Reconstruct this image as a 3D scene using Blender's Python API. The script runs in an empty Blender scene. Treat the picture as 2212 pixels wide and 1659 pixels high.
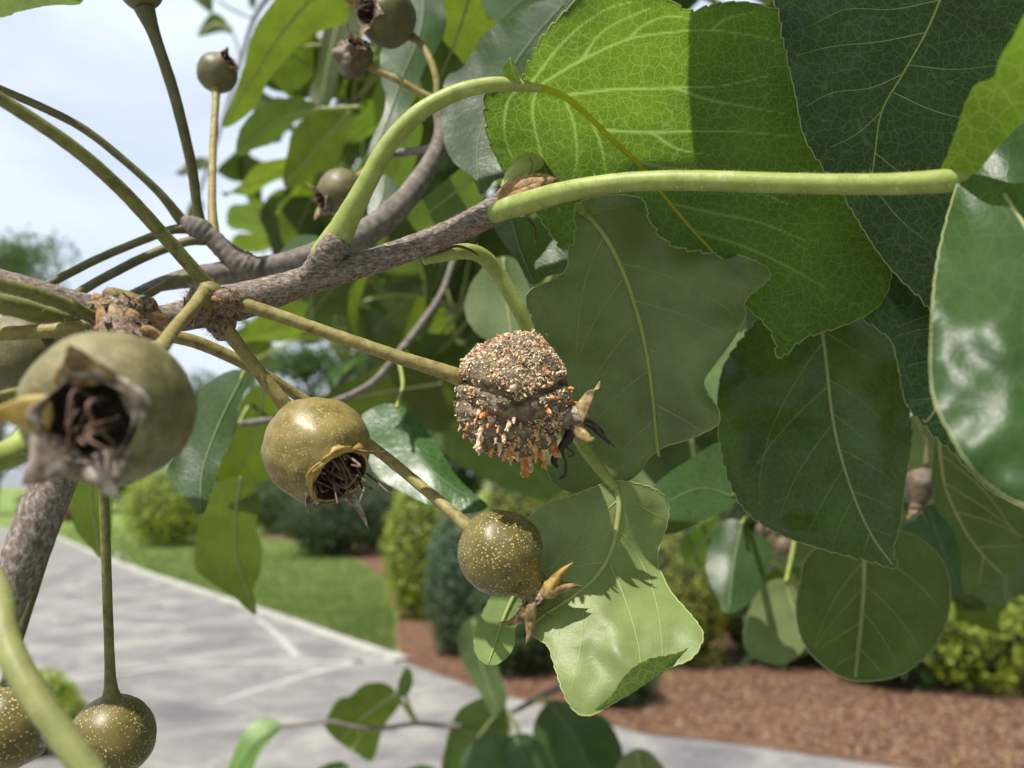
import bpy, math, random
import numpy as np
from mathutils import Vector, noise, geometry, Matrix

random.seed(7)
rng = np.random.default_rng(7)
sc = bpy.context.scene

# ------------------------------------------------------------------ camera
F, CX, CY = 1662.0, 1106.0, 829.5          # focal length and centre in photo pixels (2212 wide)
PITCH = math.atan((1050 - CY) / F)
CAMH = 1.55
cam_d = bpy.data.cameras.new('camera')
cam = bpy.data.objects.new('camera', cam_d)
sc.collection.objects.link(cam)
cam.location = (0, 0, CAMH)
cam.rotation_euler = (math.pi / 2 + PITCH, 0, 0)
cam_d.sensor_width = 36
cam_d.lens = 36 * F / 2212
cam_d.clip_start = 0.004
cam_d.clip_end = 2000
cam_d.dof.use_dof = True
cam_d.dof.focus_distance = 0.0925
cam_d.dof.aperture_fstop = 27
cam_d.dof.aperture_blades = 0
sc.camera = cam

# ------------------------------------------------------------------ world and sun
SUN = Vector((-0.30, -0.40, 0.87)).normalized()
elev = math.asin(SUN.z)
azim = math.atan2(SUN.x, SUN.y)            # clockwise from +Y
w = bpy.data.worlds.new('World')
sc.world = w
w.use_nodes = True
nt = w.node_tree
nt.nodes.clear()
out = nt.nodes.new('ShaderNodeOutputWorld')
bg = nt.nodes.new('ShaderNodeBackground')
sky = nt.nodes.new('ShaderNodeTexSky')
sky.sky_type = 'NISHITA'
sky.sun_disc = False
sky.sun_elevation = elev
sky.sun_rotation = azim
sky.air_density = 1.2
sky.dust_density = 3.0
tc = nt.nodes.new('ShaderNodeTexCoord')
mp = nt.nodes.new('ShaderNodeMapping')
mp.inputs['Scale'].default_value = (1.0, 1.0, 2.2)
nz = nt.nodes.new('ShaderNodeTexNoise')
nz.inputs['Scale'].default_value = 1.7
nz.inputs['Detail'].default_value = 6
nz.inputs['Roughness'].default_value = 0.55
ramp = nt.nodes.new('ShaderNodeValToRGB')
ramp.color_ramp.elements[0].position = 0.34
ramp.color_ramp.elements[1].position = 0.68
ramp.color_ramp.elements[0].color = (0.42, 0.42, 0.42, 1)
mix = nt.nodes.new('ShaderNodeMixRGB')
mix.inputs['Color2'].default_value = (6.3, 6.95, 7.9, 1)      # thin bright cloud
nt.links.new(tc.outputs['Generated'], mp.inputs['Vector'])
nt.links.new(mp.outputs['Vector'], nz.inputs['Vector'])
nt.links.new(nz.outputs['Fac'], ramp.inputs['Fac'])
nt.links.new(ramp.outputs['Color'], mix.inputs['Fac'])
nt.links.new(sky.outputs['Color'], mix.inputs['Color1'])
nt.links.new(mix.outputs['Color'], bg.inputs['Color'])
bg.inputs['Strength'].default_value = 0.115
nt.links.new(bg.outputs['Background'], out.inputs['Surface'])

sun_d = bpy.data.lights.new('sun', 'SUN')
sun_d.energy = 4.8
sun_d.angle = math.radians(0.6)
sun_d.color = (1.0, 0.95, 0.86)
sun = bpy.data.objects.new('sun', sun_d)
sc.collection.objects.link(sun)
sun.rotation_euler = SUN.to_track_quat('Z', 'Y').to_euler()
sun.location = (0, 0, 30)

sc.view_settings.view_transform = 'Standard'
sc.view_settings.look = 'None'
sc.view_settings.exposure = 0.42
sc.view_settings.gamma = 1.0
sc.view_settings.use_curve_mapping = False
sc.cycles.max_bounces = 10
sc.cycles.transmission_bounces = 6
sc.cycles.transparent_max_bounces = 8
sc.cycles.use_denoising = True
sc.cycles.sample_clamp_indirect = 6

# ------------------------------------------------------------------ pixel helpers
CAM = Vector((0, 0, CAMH))
FW = Vector((0, math.cos(PITCH), math.sin(PITCH)))
UP = Vector((0, -math.sin(PITCH), math.cos(PITCH)))
RT = Vector((1, 0, 0))
nCAM, nFW, nUP, nRT = [np.array(v) for v in (CAM, FW, UP, RT)]

def P(x, y, d):
    """photo pixel + distance in millimetres -> world point"""
    d = d / 1000
    return CAM + d * (FW + RT * ((x - CX) / F) + UP * ((CY - y) / F))

def Pn(x, y, d):
    d = np.asarray(d)[:, None] / 1000
    return nCAM + d * (nFW + ((x - CX) / F)[:, None] * nRT + ((CY - y) / F)[:, None] * nUP)

def G(x, y, z=0.0):
    """photo pixel -> point on the ground"""
    dr = FW + RT * ((x - CX) / F) + UP * ((CY - y) / F)
    t = (z - CAMH) / dr.z
    return CAM + dr * t

def gdist(y):
    return G(CX, y).y

def dirc(r, u, f):
    return (RT * r + UP * u + FW * f).normalized()

# ------------------------------------------------------------------ object helpers
COL = sc.collection

def empty(name, loc, label=None, cat=None, group=None):
    o = bpy.data.objects.new(name, None)
    COL.objects.link(o)
    o.location = loc
    o.empty_display_size = 0.01
    tag(o, label, cat, group)
    return o

def tag(o, label=None, cat=None, group=None, kind=None):
    if label: o['label'] = label
    if cat: o['category'] = cat
    if group: o['group'] = group
    if kind: o['kind'] = kind
    return o

def worg(o):
    v = Vector((0, 0, 0))
    while o is not None:
        v += o.location
        o = o.parent
    return v

def mesh(name, V, Fc, mat, parent=None, smooth=True, uv=None, col=None, label=None, origin=None):
    """vertices in world coordinates -> one object (origin of its parent, or its own)"""
    V = np.asarray(V, dtype=float).reshape(-1, 3)
    org = worg(parent) if parent is not None else Vector(origin if origin is not None else (0, 0, 0))
    me = bpy.data.meshes.new(name)
    me.from_pydata((V - np.array(org)).tolist(), [], Fc)
    me.materials.append(mat)
    if smooth:
        me.polygons.foreach_set('use_smooth', [True] * len(me.polygons))
    if uv is not None:
        lay = me.uv_layers.new(name='UVMap')
        idx = np.zeros(len(me.loops), dtype=np.int32)
        me.loops.foreach_get('vertex_index', idx)
        lay.data.foreach_set('uv', np.asarray(uv)[idx].astype(np.float32).ravel())
    if col is not None:
        at = me.color_attributes.new('tint', 'FLOAT_COLOR', 'POINT')
        c = np.ones((len(V), 4), dtype=np.float32)
        c[:, :3] = col
        at.data.foreach_set('color', c.ravel())
    me.update()
    o = bpy.data.objects.new(name, me)
    COL.objects.link(o)
    if parent is not None:
        o.parent = parent
    else:
        o.location = org
    if label: o['label'] = label
    return o

def catmull(pts, per=8, closed=False):
    A = np.asarray(pts, dtype=float)
    n = len(A)
    res = []
    rngi = range(n) if closed else range(n - 1)
    for i in rngi:
        if closed:
            p0, p1, p2, p3 = A[(i - 1) % n], A[i], A[(i + 1) % n], A[(i + 2) % n]
        else:
            p1, p2 = A[i], A[i + 1]
            p0 = A[i - 1] if i > 0 else 2 * p1 - p2
            p3 = A[i + 2] if i + 2 < n else 2 * p2 - p1
        for k in range(per):
            t = k / per
            res.append(0.5 * ((2 * p1) + (-p0 + p2) * t + (2 * p0 - 5 * p1 + 4 * p2 - p3) * t * t + (-p0 + 3 * p1 - 3 * p2 + p3) * t ** 3))
    if not closed:
        res.append(A[-1])
    return np.array(res)

def frames(C):
    C = np.asarray(C)
    T = np.gradient(C, axis=0)
    T /= np.linalg.norm(T, axis=1)[:, None] + 1e-12
    n0 = np.cross(T[0], [0.3, 0.2, 0.93])
    if np.linalg.norm(n0) < 1e-3: n0 = np.cross(T[0], [1, 0, 0])
    n0 /= np.linalg.norm(n0)
    N = [n0]
    for i in range(1, len(C)):
        v = N[-1] - T[i] * np.dot(N[-1], T[i])
        v /= np.linalg.norm(v) + 1e-12
        N.append(v)
    N = np.array(N)
    return T, N, np.cross(T, N)

def tube_geo(C, R, seg=14, rough=0.0, rscale=900.0, R2=None, wdir=None, cap=True, stretch=1.0):
    """tube along world points C with radii R (m); R2 = thickness for flat sections across wdir"""
    C = np.asarray(C, float); R = np.asarray(R, float)
    T, N, B = frames(C)
    if wdir is not None:
        wd = np.array(wdir, float)
        N = wd[None, :] - T * (T @ wd)[:, None]
        N /= np.linalg.norm(N, axis=1)[:, None] + 1e-12
        B = np.cross(T, N)
    if R2 is None: R2 = R
    V = []
    for i in range(len(C)):
        for k in range(seg):
            a = 2 * math.pi * k / seg
            off = N[i] * math.cos(a) * R[i] + B[i] * math.sin(a) * R2[i]
            p = C[i] + off
            if rough:
                q = Vector(p * rscale)
                h = noise.noise(q) * 0.6 + noise.noise(q * 2.3) * 0.4
                p = p + off * (rough * h)
            V.append(p)
    Fc = []
    n = len(C)
    for i in range(n - 1):
        for k in range(seg):
            k2 = (k + 1) % seg
            Fc.append((i * seg + k, i * seg + k2, (i + 1) * seg + k2, (i + 1) * seg + k))
    if cap:
        V.append(C[0] - T[0] * R[0] * 0.25); V.append(C[-1] + T[-1] * R[-1] * 0.35)
        a, b = len(V) - 2, len(V) - 1
        for k in range(seg):
            k2 = (k + 1) % seg
            Fc.append((a, k2, k))
            Fc.append((b, (n - 1) * seg + k, (n - 1) * seg + k2))
    return np.array(V), Fc

def px_path(pts, per=8):
    """[(x, y, d_mm, r_px)] -> world centres, radii in metres"""
    A = catmull(pts, per)
    C = Pn(A[:, 0], A[:, 1], A[:, 2])
    R = np.abs(A[:, 3]) * A[:, 2] / 1000 / F
    return C, R

def px_tube(name, pts, mat, parent, per=8, seg=14, rough=0.0, rscale=900, label=None, hairy=None):
    C, R = px_path(pts, per)
    V, Fc = tube_geo(C, R, seg, rough, rscale)
    if hairy is not None: hairy.append((C, R))
    return mesh(name, V, Fc, mat, parent, label=label)

class Bag:
    """collects several shapes for one mesh"""
    def __init__(s): s.V, s.F, s.C = [], [], []; s.n = 0
    def add(s, V, Fc, c=None):
        V = np.asarray(V)
        s.V.append(V); s.F += [tuple(i + s.n for i in f) for f in Fc]; s.n += len(V)
        if c is not None: s.C.append(np.tile(np.array(c, float), (len(V), 1)))
    def build(s, name, mat, parent=None, **k):
        return mesh(name, np.concatenate(s.V), s.F, mat, parent, col=(np.concatenate(s.C) if s.C else None), **k)

def hairs(paths, per_mm, length, rad, mat, parent, curl=0.5, back=0.35, name='hairs'):
    bag_v, bag_f = [], []
    n = 0
    for C, R in paths:
        L = np.linalg.norm(np.diff(C, axis=0), axis=1)
        T, N, B = frames(C)
        cnt = int(L.sum() * 1000 * per_mm)
        cum = np.concatenate([[0], np.cumsum(L)])
        for _ in range(cnt):
            s = random.random() * cum[-1]
            i = max(0, min(int(np.searchsorted(cum, s)) - 1, len(C) - 2))
            t = (s - cum[i]) / (L[i] + 1e-12)
            c = C[i] * (1 - t) + C[i + 1] * t
            r = R[i] * (1 - t) + R[i + 1] * t
            a = random.random() * 6.283
            nn = N[i] * math.cos(a) + B[i] * math.sin(a)
            tt = -N[i] * math.sin(a) + B[i] * math.cos(a)
            d = nn + T[i] * random.uniform(-back, back + 0.4) + tt * random.uniform(-.6, .6)
            d /= np.linalg.norm(d)
            l = length * random.uniform(.4, 1.2)
            side = np.cross(d, nn + 0.01); side /= np.linalg.norm(side) + 1e-9
            bend = (tt * random.uniform(-1, 1) + T[i] * random.uniform(-1, 1)) * curl
            p0 = c + nn * r * 0.9
            p1 = p0 + d * l * .5 + bend * l * .15
            p2 = p0 + d * l + bend * l * .6
            s2 = np.cross(d, side)
            for p, rr in ((p0, rad), (p1, rad * .8), (p2, rad * .25)):
                bag_v += [p + side * rr, p - side * rr * .5 + s2 * rr * .87, p - side * rr * .5 - s2 * rr * .87]
            for j in (0, 3):
                for k in range(3):
                    k2 = (k + 1) % 3
                    bag_f.append((n + j + k, n + j + k2, n + j + 3 + k2, n + j + 3 + k))
            n += 9
    if n:
        o = mesh(name, np.array(bag_v), bag_f, mat, parent)
        o['kind'] = 'stuff'
        return o

# ------------------------------------------------------------------ materials
def new_mat(name):
    m = bpy.data.materials.new(name)
    m.use_nodes = True
    n = m.node_tree
    n.nodes.clear()
    o = n.nodes.new('ShaderNodeOutputMaterial')
    return m, n, o

def N(nt, t, **kw):
    nd = nt.nodes.new(t)
    for k, v in kw.items():
        if k in nd.inputs: nd.inputs[k].default_value = v
        else: setattr(nd, k, v)
    return nd

def mixc(nt, a, b, fac, mode='MIX'):
    m = nt.nodes.new('ShaderNodeMixRGB'); m.blend_type = mode
    for i, v in ((0, fac), (1, a), (2, b)):
        if hasattr(v, 'is_output') or isinstance(v, bpy.types.NodeSocket): nt.links.new(v, m.inputs[i])
        elif i == 0: m.inputs[0].default_value = v
        else: m.inputs[i].default_value = (*v, 1)
    return m.outputs[0]

def mapr(nt, v, a, b, c=0.0, d=1.0, smooth=True):
    m = nt.nodes.new('ShaderNodeMapRange')
    if smooth: m.interpolation_type = 'SMOOTHSTEP'
    m.inputs['From Min'].default_value = a; m.inputs['From Max'].default_value = b
    m.inputs['To Min'].default_value = c; m.inputs['To Max'].default_value = d
    nt.links.new(v, m.inputs['Value'])
    return m.outputs['Result']

def math2(nt, op, a, b):
    m = nt.nodes.new('ShaderNodeMath'); m.operation = op
    for i, v in ((0, a), (1, b)):
        if isinstance(v, bpy.types.NodeSocket): nt.links.new(v, m.inputs[i])
        else: m.inputs[i].default_value = v
    return m.outputs[0]

def leaf_mat(name, upper, under, trans, vein_u=0.25, vein_l=0.3, tw=0.45, rough_u=0.33, rough_l=0.6, vein_col=(0.35, 0.45, 0.16), cell=7.0, vein_t=1.0, paint=False, vtrans=(0.40, 0.52, 0.10), spec=0.5):
    m, n, o = new_mat(name)
    uvn = N(n, 'ShaderNodeUVMap'); uvn.uv_map = 'UVMap'
    nz = N(n, 'ShaderNodeTexNoise', Scale=3.0, Detail=2.0); n.links.new(uvn.outputs[0], nz.inputs['Vector'])
    vadd = n.nodes.new('ShaderNodeMixRGB'); vadd.blend_type = 'ADD'; vadd.inputs[0].default_value = 0.10
    n.links.new(uvn.outputs[0], vadd.inputs[1]); n.links.new(nz.outputs['Color'], vadd.inputs[2])
    v1 = N(n, 'ShaderNodeTexVoronoi', Scale=cell); v1.feature = 'DISTANCE_TO_EDGE'
    v2 = N(n, 'ShaderNodeTexVoronoi', Scale=cell * 2.9); v2.feature = 'DISTANCE_TO_EDGE'
    n.links.new(vadd.outputs[0], v1.inputs['Vector']); n.links.new(vadd.outputs[0], v2.inputs['Vector'])
    m1 = mapr(n, v1.outputs['Distance'], 0.060, 0.012)
    m2 = mapr(n, v2.outputs['Distance'], 0.09, 0.02)
    m2h = math2(n, 'MULTIPLY', m2, 0.6)
    at = N(n, 'ShaderNodeVertexColor'); at.layer_name = 'tint'
    vm0 = math2(n, 'MAXIMUM', m1, m2h)
    vm = math2(n, 'MAXIMUM', math2(n, 'MULTIPLY', vm0, 0.46), at.outputs[0]) if paint else vm0
    # blotchy colour
    nb = N(n, 'ShaderNodeTexNoise', Scale=1.3, Detail=5.0, Roughness=0.6); n.links.new(uvn.outputs[0], nb.inputs['Vector'])
    oi = N(n, 'ShaderNodeObjectInfo')
    var = mapr(n, nb.outputs['Fac'], 0.3, 0.7, 0.78, 1.22, False)
    ov = mapr(n, oi.outputs['Random'], 0, 1, 0.86, 1.14, False)
    vv = math2(n, 'MULTIPLY', var, ov)
    geo = N(n, 'ShaderNodeNewGeometry')
    back = geo.outputs['Backfacing']
    base = mixc(n, upper, under, back)
    vs = n.nodes.new('ShaderNodeMix'); vs.data_type = 'FLOAT'
    vs.inputs[2].default_value = vein_u; vs.inputs[3].default_value = vein_l
    n.links.new(back, vs.inputs[0])
    hsv = N(n, 'ShaderNodeHueSaturation'); n.links.new(base, hsv.inputs['Color']); n.links.new(vv, hsv.inputs['Value'])
    hs = mapr(n, oi.outputs['Random'], 0, 1, 0.488, 0.508, False); n.links.new(hs, hsv.inputs['Hue'])
    vfac = math2(n, 'MULTIPLY', vm, vs.outputs[0])
    nsp = N(n, 'ShaderNodeTexNoise', Scale=4.2, Detail=6.0, Roughness=0.7); n.links.new(uvn.outputs[0], nsp.inputs['Vector'])
    spot = mapr(n, nsp.outputs['Fac'], 0.695, 0.73, 0, 0.7)
    basec0 = mixc(n, hsv.outputs['Color'], vein_col, vfac)
    basec = mixc(n, basec0, (0.10, 0.06, 0.025), spot)
    bump = N(n, 'ShaderNodeBump', Strength=0.13, Distance=0.00025)
    nf = N(n, 'ShaderNodeTexNoise', Scale=30.0, Detail=3.0); n.links.new(uvn.outputs[0], nf.inputs['Vector'])
    hgt = math2(n, 'ADD', math2(n, 'MULTIPLY', vm, -0.8), nf.outputs['Fac'])
    n.links.new(hgt, bump.inputs['Height'])
    pr = N(n, 'ShaderNodeBsdfPrincipled')
    n.links.new(basec, pr.inputs['Base Color']); n.links.new(bump.outputs[0], pr.inputs['Normal'])
    pr.inputs['Specular IOR Level'].default_value = spec
    rg = n.nodes.new('ShaderNodeMix'); rg.data_type = 'FLOAT'
    rg.inputs[2].default_value = rough_u; rg.inputs[3].default_value = rough_l
    n.links.new(back, rg.inputs[0]); n.links.new(rg.outputs[0], pr.inputs['Roughness'])
    tr = N(n, 'ShaderNodeBsdfTranslucent')
    hsv2 = N(n, 'ShaderNodeHueSaturation'); hsv2.inputs['Color'].default_value = (*trans, 1); n.links.new(vv, hsv2.inputs['Value'])
    tcol = mixc(n, hsv2.outputs['Color'], vtrans, math2(n, 'MULTIPLY', vm, 0.55 * vein_t))
    n.links.new(tcol, tr.inputs['Color'])
    ms = n.nodes.new('ShaderNodeMixShader'); ms.inputs[0].default_value = tw
    n.links.new(pr.outputs[0], ms.inputs[1]); n.links.new(tr.outputs[0], ms.inputs[2])
    n.links.new(ms.outputs[0], o.inputs['Surface'])
    return m

def simple_leaf(name, c1, c2, trans, tw=0.35, rough=0.45, nscale=6.0, attr=False):
    """small far leaves: two-tone by position, no veins"""
    m, n, o = new_mat(name)
    geo = N(n, 'ShaderNodeNewGeometry')
    nb = N(n, 'ShaderNodeTexNoise', Scale=nscale, Detail=3.0); n.links.new(geo.outputs['Position'], nb.inputs['Vector'])
    ri = mapr(n, geo.outputs['Random Per Island'], 0, 1, -0.28, 0.28, False)
    f = math2(n, 'ADD', mapr(n, nb.outputs['Fac'], 0.35, 0.65), ri)
    f.node.use_clamp = True
    c = mixc(n, c1, c2, f)
    pr = N(n, 'ShaderNodeBsdfPrincipled', Roughness=rough); n.links.new(c, pr.inputs['Base Color'])
    tr = N(n, 'ShaderNodeBsdfTranslucent', Color=(*trans, 1))
    ms = n.nodes.new('ShaderNodeMixShader'); ms.inputs[0].default_value = tw
    n.links.new(pr.outputs[0], ms.inputs[1]); n.links.new(tr.outputs[0], ms.inputs[2])
    n.links.new(ms.outputs[0], o.inputs['Surface'])
    return m

def noisy(name, stops, scale, detail=5, rough=0.7, bump=0.0, bdist=0.0003, bscale=None, stretch=None, spec=0.4, sss=0.0, coord='Position', rough_n=0.6, distort=0.0, trans=None, tw=0.0):
    """position noise through a colour ramp; stretch = (x,y,z) scale"""
    m, n, o = new_mat(name)
    geo = N(n, 'ShaderNodeNewGeometry')
    src = geo.outputs['Position']
    mpn = N(n, 'ShaderNodeMapping'); mpn.inputs['Scale'].default_value = stretch or (1, 1, 1)
    n.links.new(src, mpn.inputs['Vector'])
    nb = N(n, 'ShaderNodeTexNoise', Scale=scale, Detail=detail, Roughness=rough_n, Distortion=distort)
    n.links.new(mpn.outputs[0], nb.inputs['Vector'])
    cr = N(n, 'ShaderNodeValToRGB')
    el = cr.color_ramp.elements
    el[0].position, el[0].color = stops[0][0], (*stops[0][1], 1)
    el[1].position, el[1].color = stops[-1][0], (*stops[-1][1], 1)
    for p, c in stops[1:-1]:
        e = el.new(p); e.color = (*c, 1)
    n.links.new(nb.outputs['Fac'], cr.inputs[0])
    pr = N(n, 'ShaderNodeBsdfPrincipled', Roughness=rough)
    pr.inputs['Specular IOR Level'].default_value = spec
    n.links.new(cr.outputs[0], pr.inputs['Base Color'])
    if bump:
        nb2 = N(n, 'ShaderNodeTexNoise', Scale=bscale or scale * 2, Detail=4); n.links.new(mpn.outputs[0], nb2.inputs['Vector'])
        b = N(n, 'ShaderNodeBump', Strength=bump, Distance=bdist); n.links.new(nb2.outputs['Fac'], b.inputs['Height'])
        n.links.new(b.outputs[0], pr.inputs['Normal'])
    if sss:
        pr.inputs['Subsurface Weight'].default_value = sss
        pr.inputs['Subsurface Radius'].default_value = (0.0012, 0.001, 0.0004)
        pr.inputs['Subsurface Scale'].default_value = 1.0
    if trans:
        tr = N(n, 'ShaderNodeBsdfTranslucent', Color=(*trans, 1))
        ms = n.nodes.new('ShaderNodeMixShader'); ms.inputs[0].default_value = tw
        n.links.new(pr.outputs[0], ms.inputs[1]); n.links.new(tr.outputs[0], ms.inputs[2])
        n.links.new(ms.outputs[0], o.inputs['Surface'])
    else:
        n.links.new(pr.outputs[0], o.inputs['Surface'])
    return m

def fruit_mat(name, c1, c2, dot, dots=1.0, scale=2900.0, rough=0.42, dsize=(0.33, 0.22), blotch=None):
    m, n, o = new_mat(name)
    geo = N(n, 'ShaderNodeNewGeometry')
    nb = N(n, 'ShaderNodeTexNoise', Scale=330.0, Detail=4.0, Roughness=0.6); n.links.new(geo.outputs['Position'], nb.inputs['Vector'])
    c = mixc(n, c1, c2, mapr(n, nb.outputs['Fac'], 0.34, 0.66))
    if blotch:
        nq = N(n, 'ShaderNodeTexNoise', Scale=700.0, Detail=5.0, Roughness=0.7); n.links.new(geo.outputs['Position'], nq.inputs['Vector'])
        c = mixc(n, c, blotch, mapr(n, nq.outputs['Fac'], 0.48, 0.70, 0, 0.8))
    ns = N(n, 'ShaderNodeTexNoise', Scale=scale * 0.9, Detail=1.0); n.links.new(geo.outputs['Position'], ns.inputs['Vector'])
    vo = N(n, 'ShaderNodeTexVoronoi', Scale=scale, Randomness=1.0); n.links.new(geo.outputs['Position'], vo.inputs['Vector'])
    thr = math2(n, 'MULTIPLY', mapr(n, vo.outputs['Color'], 0, 1, 0.5, 1.3, False), mapr(n, nb.outputs['Fac'], 0.3, 0.7, 1.25, 0.75, False))
    dist = math2(n, 'DIVIDE', vo.outputs['Distance'], thr)
    dm = mapr(n, dist, dsize[0], dsize[1])
    dm2 = math2(n, 'MULTIPLY', dm, dots)
    c = mixc(n, c, dot, dm2)
    pr = N(n, 'ShaderNodeBsdfPrincipled', Roughness=rough)
    n.links.new(c, pr.inputs['Base Color'])
    pr.inputs['Subsurface Weight'].default_value = 0.12
    pr.inputs['Subsurface Radius'].default_value = (0.0010, 0.0008, 0.0003)
    pr.inputs['Subsurface Scale'].default_value = 1.0
    nf = N(n, 'ShaderNodeTexNoise', Scale=2600.0, Detail=3.0); n.links.new(geo.outputs['Position'], nf.inputs['Vector'])
    h = math2(n, 'ADD', dm2, math2(n, 'MULTIPLY', nf.outputs['Fac'], 0.5))
    b = N(n, 'ShaderNodeBump', Strength=0.45, Distance=0.00007); n.links.new(h, b.inputs['Height'])
    n.links.new(b.outputs[0], pr.inputs['Normal'])
    n.links.new(pr.outputs[0], o.inputs['Surface'])
    return m

def tint_mat(name, rough=0.8, mul=None):
    m, n, o = new_mat(name)
    at = N(n, 'ShaderNodeVertexColor'); at.layer_name = 'tint'
    pr = N(n, 'ShaderNodeBsdfPrincipled', Roughness=rough); pr.inputs['Specular IOR Level'].default_value = 0.25
    n.links.new(at.outputs[0], pr.inputs['Base Color'])
    n.links.new(pr.outputs[0], o.inputs['Surface'])
    return m

M = {}
M['leaf'] = leaf_mat('pear_leaf', (0.026, 0.062, 0.026), (0.085, 0.13, 0.040), (0.13, 0.215, 0.012), vein_u=0.10, vein_l=0.08, tw=0.42, rough_u=0.33, vein_t=0.3)
M['leaf_veined'] = leaf_mat('pear_leaf_veined', (0.03, 0.08, 0.02), (0.060, 0.110, 0.020), (0.105, 0.190, 0.009), vein_u=0.2, vein_l=0.4, tw=0.60, vein_col=(0.26, 0.34, 0.07), vein_t=1.7, cell=7.5, paint=True, vtrans=(0.36, 0.50, 0.12))
M['leaf_bright'] = leaf_mat('pear_leaf_young', (0.03, 0.075, 0.028), (0.08, 0.15, 0.025), (0.20, 0.34, 0.012), vein_u=0.05, vein_l=0.2, tw=0.45, rough_u=0.38, vein_t=0.8)
M['leaf_olive'] = leaf_mat('pear_leaf_olive', (0.03, 0.08, 0.02), (0.065, 0.10, 0.022), (0.115, 0.175, 0.008), vein_u=0.1, vein_l=0.1, tw=0.55, vein_col=(0.20, 0.26, 0.06), vein_t=0.3)
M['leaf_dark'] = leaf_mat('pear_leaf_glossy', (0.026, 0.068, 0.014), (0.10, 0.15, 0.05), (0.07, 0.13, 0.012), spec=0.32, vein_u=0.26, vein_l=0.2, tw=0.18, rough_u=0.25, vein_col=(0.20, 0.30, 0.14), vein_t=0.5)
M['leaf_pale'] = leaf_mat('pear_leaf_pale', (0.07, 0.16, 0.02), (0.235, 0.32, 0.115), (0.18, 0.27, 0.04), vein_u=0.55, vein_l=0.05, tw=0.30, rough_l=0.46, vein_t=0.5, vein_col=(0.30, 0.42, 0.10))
M['leaf_grey'] = leaf_mat('pear_leaf_underside', (0.03, 0.07, 0.03), (0.15, 0.20, 0.075), (0.11, 0.18, 0.02), vein_l=0.06, tw=0.25, rough_l=0.5, vein_t=0.3)
M['vein'] = noisy('leaf_vein', [(0.3, (0.36, 0.43, 0.12)), (0.7, (0.46, 0.52, 0.18))], 400, rough=0.5, trans=(0.5, 0.62, 0.08), tw=0.35)
M['vein_yellow'] = noisy('leaf_vein_yellow', [(0.3, (0.40, 0.40, 0.07)), (0.7, (0.46, 0.46, 0.10))], 400, rough=0.5, trans=(0.85, 0.86, 0.12), tw=0.75)
M['vein_dull'] = noisy('leaf_vein_dull', [(0.3, (0.22, 0.26, 0.10)), (0.7, (0.30, 0.33, 0.14))], 400, rough=0.5)
M['vein_pale'] = noisy('leaf_vein_pale', [(0.3, (0.37, 0.42, 0.14)), (0.7, (0.45, 0.50, 0.20))], 400, rough=0.5, trans=(0.5, 0.6, 0.2), tw=0.25)
M['vein_dark'] = noisy('leaf_vein_dark', [(0.3, (0.075, 0.115, 0.05)), (0.7, (0.11, 0.15, 0.07))], 400, rough=0.5)
M['petiole'] = noisy('leaf_stalk', [(0.25, (0.20, 0.25, 0.045)), (0.55, (0.29, 0.34, 0.085)), (0.8, (0.40, 0.44, 0.20))], 500, rough=0.5, sss=0.15, bump=0.35, bscale=2200, bdist=0.0001)
M['petiole_dull'] = noisy('leaf_stalk_dull', [(0.25, (0.16, 0.175, 0.05)), (0.55, (0.23, 0.24, 0.08)), (0.8, (0.33, 0.32, 0.15))], 400, rough=0.55, bump=0.35, bscale=2200, bdist=0.0001)
M['stalk'] = noisy('fruit_stalk', [(0.33, (0.13, 0.07, 0.03)), (0.42, (0.22, 0.17, 0.055)), (0.58, (0.28, 0.245, 0.085)), (0.74, (0.40, 0.30, 0.18))], 800, detail=8, rough=0.6, rough_n=0.7, bump=0.5, bscale=2600, bdist=0.00012)
M['stalk_green'] = noisy('fruit_stalk_green', [(0.35, (0.10, 0.095, 0.03)), (0.5, (0.17, 0.17, 0.05)), (0.7, (0.24, 0.22, 0.08))], 800, detail=7, rough=0.6, rough_n=0.7, bump=0.4, bscale=2600, bdist=0.0001)
M['stalk_dark'] = noisy('fruit_stalk_dark', [(0.35, (0.085, 0.08, 0.033)), (0.6, (0.14, 0.13, 0.055)), (0.75, (0.19, 0.165, 0.09))], 500, detail=6, rough=0.6, bump=0.4, bscale=2600, bdist=0.0001)
M['bark'] = noisy('twig_bark', [(0.34, (0.085, 0.06, 0.05)), (0.46, (0.155, 0.12, 0.10)), (0.56, (0.225, 0.185, 0.16)), (0.70, (0.40, 0.36, 0.325))], 3000, detail=7, rough=0.85, bump=0.5, bscale=3600, bdist=0.00012, stretch=(0.45, 1.0, 1.0), distort=0.5, spec=0.2)
M['bark_down'] = noisy('branch_bark', [(0.34, (0.085, 0.062, 0.052)), (0.46, (0.165, 0.13, 0.11)), (0.56, (0.25, 0.215, 0.19)), (0.70, (0.44, 0.41, 0.37))], 2600, detail=7, rough=0.85, bump=0.6, bscale=2800, bdist=0.00015, stretch=(0.8, 1.0, 0.55), distort=0.7, spec=0.2)
M['bark_rear'] = noisy('rear_bark', [(0.3, (0.105, 0.085, 0.075)), (0.5, (0.17, 0.145, 0.13)), (0.7, (0.26, 0.23, 0.21))], 900, detail=6, rough=0.8, bump=0.3, bscale=1500, bdist=0.0001, spec=0.25)
M['spur'] = noisy('spur_scales', [(0.34, (0.05, 0.03, 0.02)), (0.45, (0.13, 0.08, 0.052)), (0.56, (0.23, 0.165, 0.115)), (0.68, (0.46, 0.40, 0.33))], 1700, detail=7, rough=0.7, bump=0.9, bscale=1900, bdist=0.0003, distort=1.0)
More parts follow.
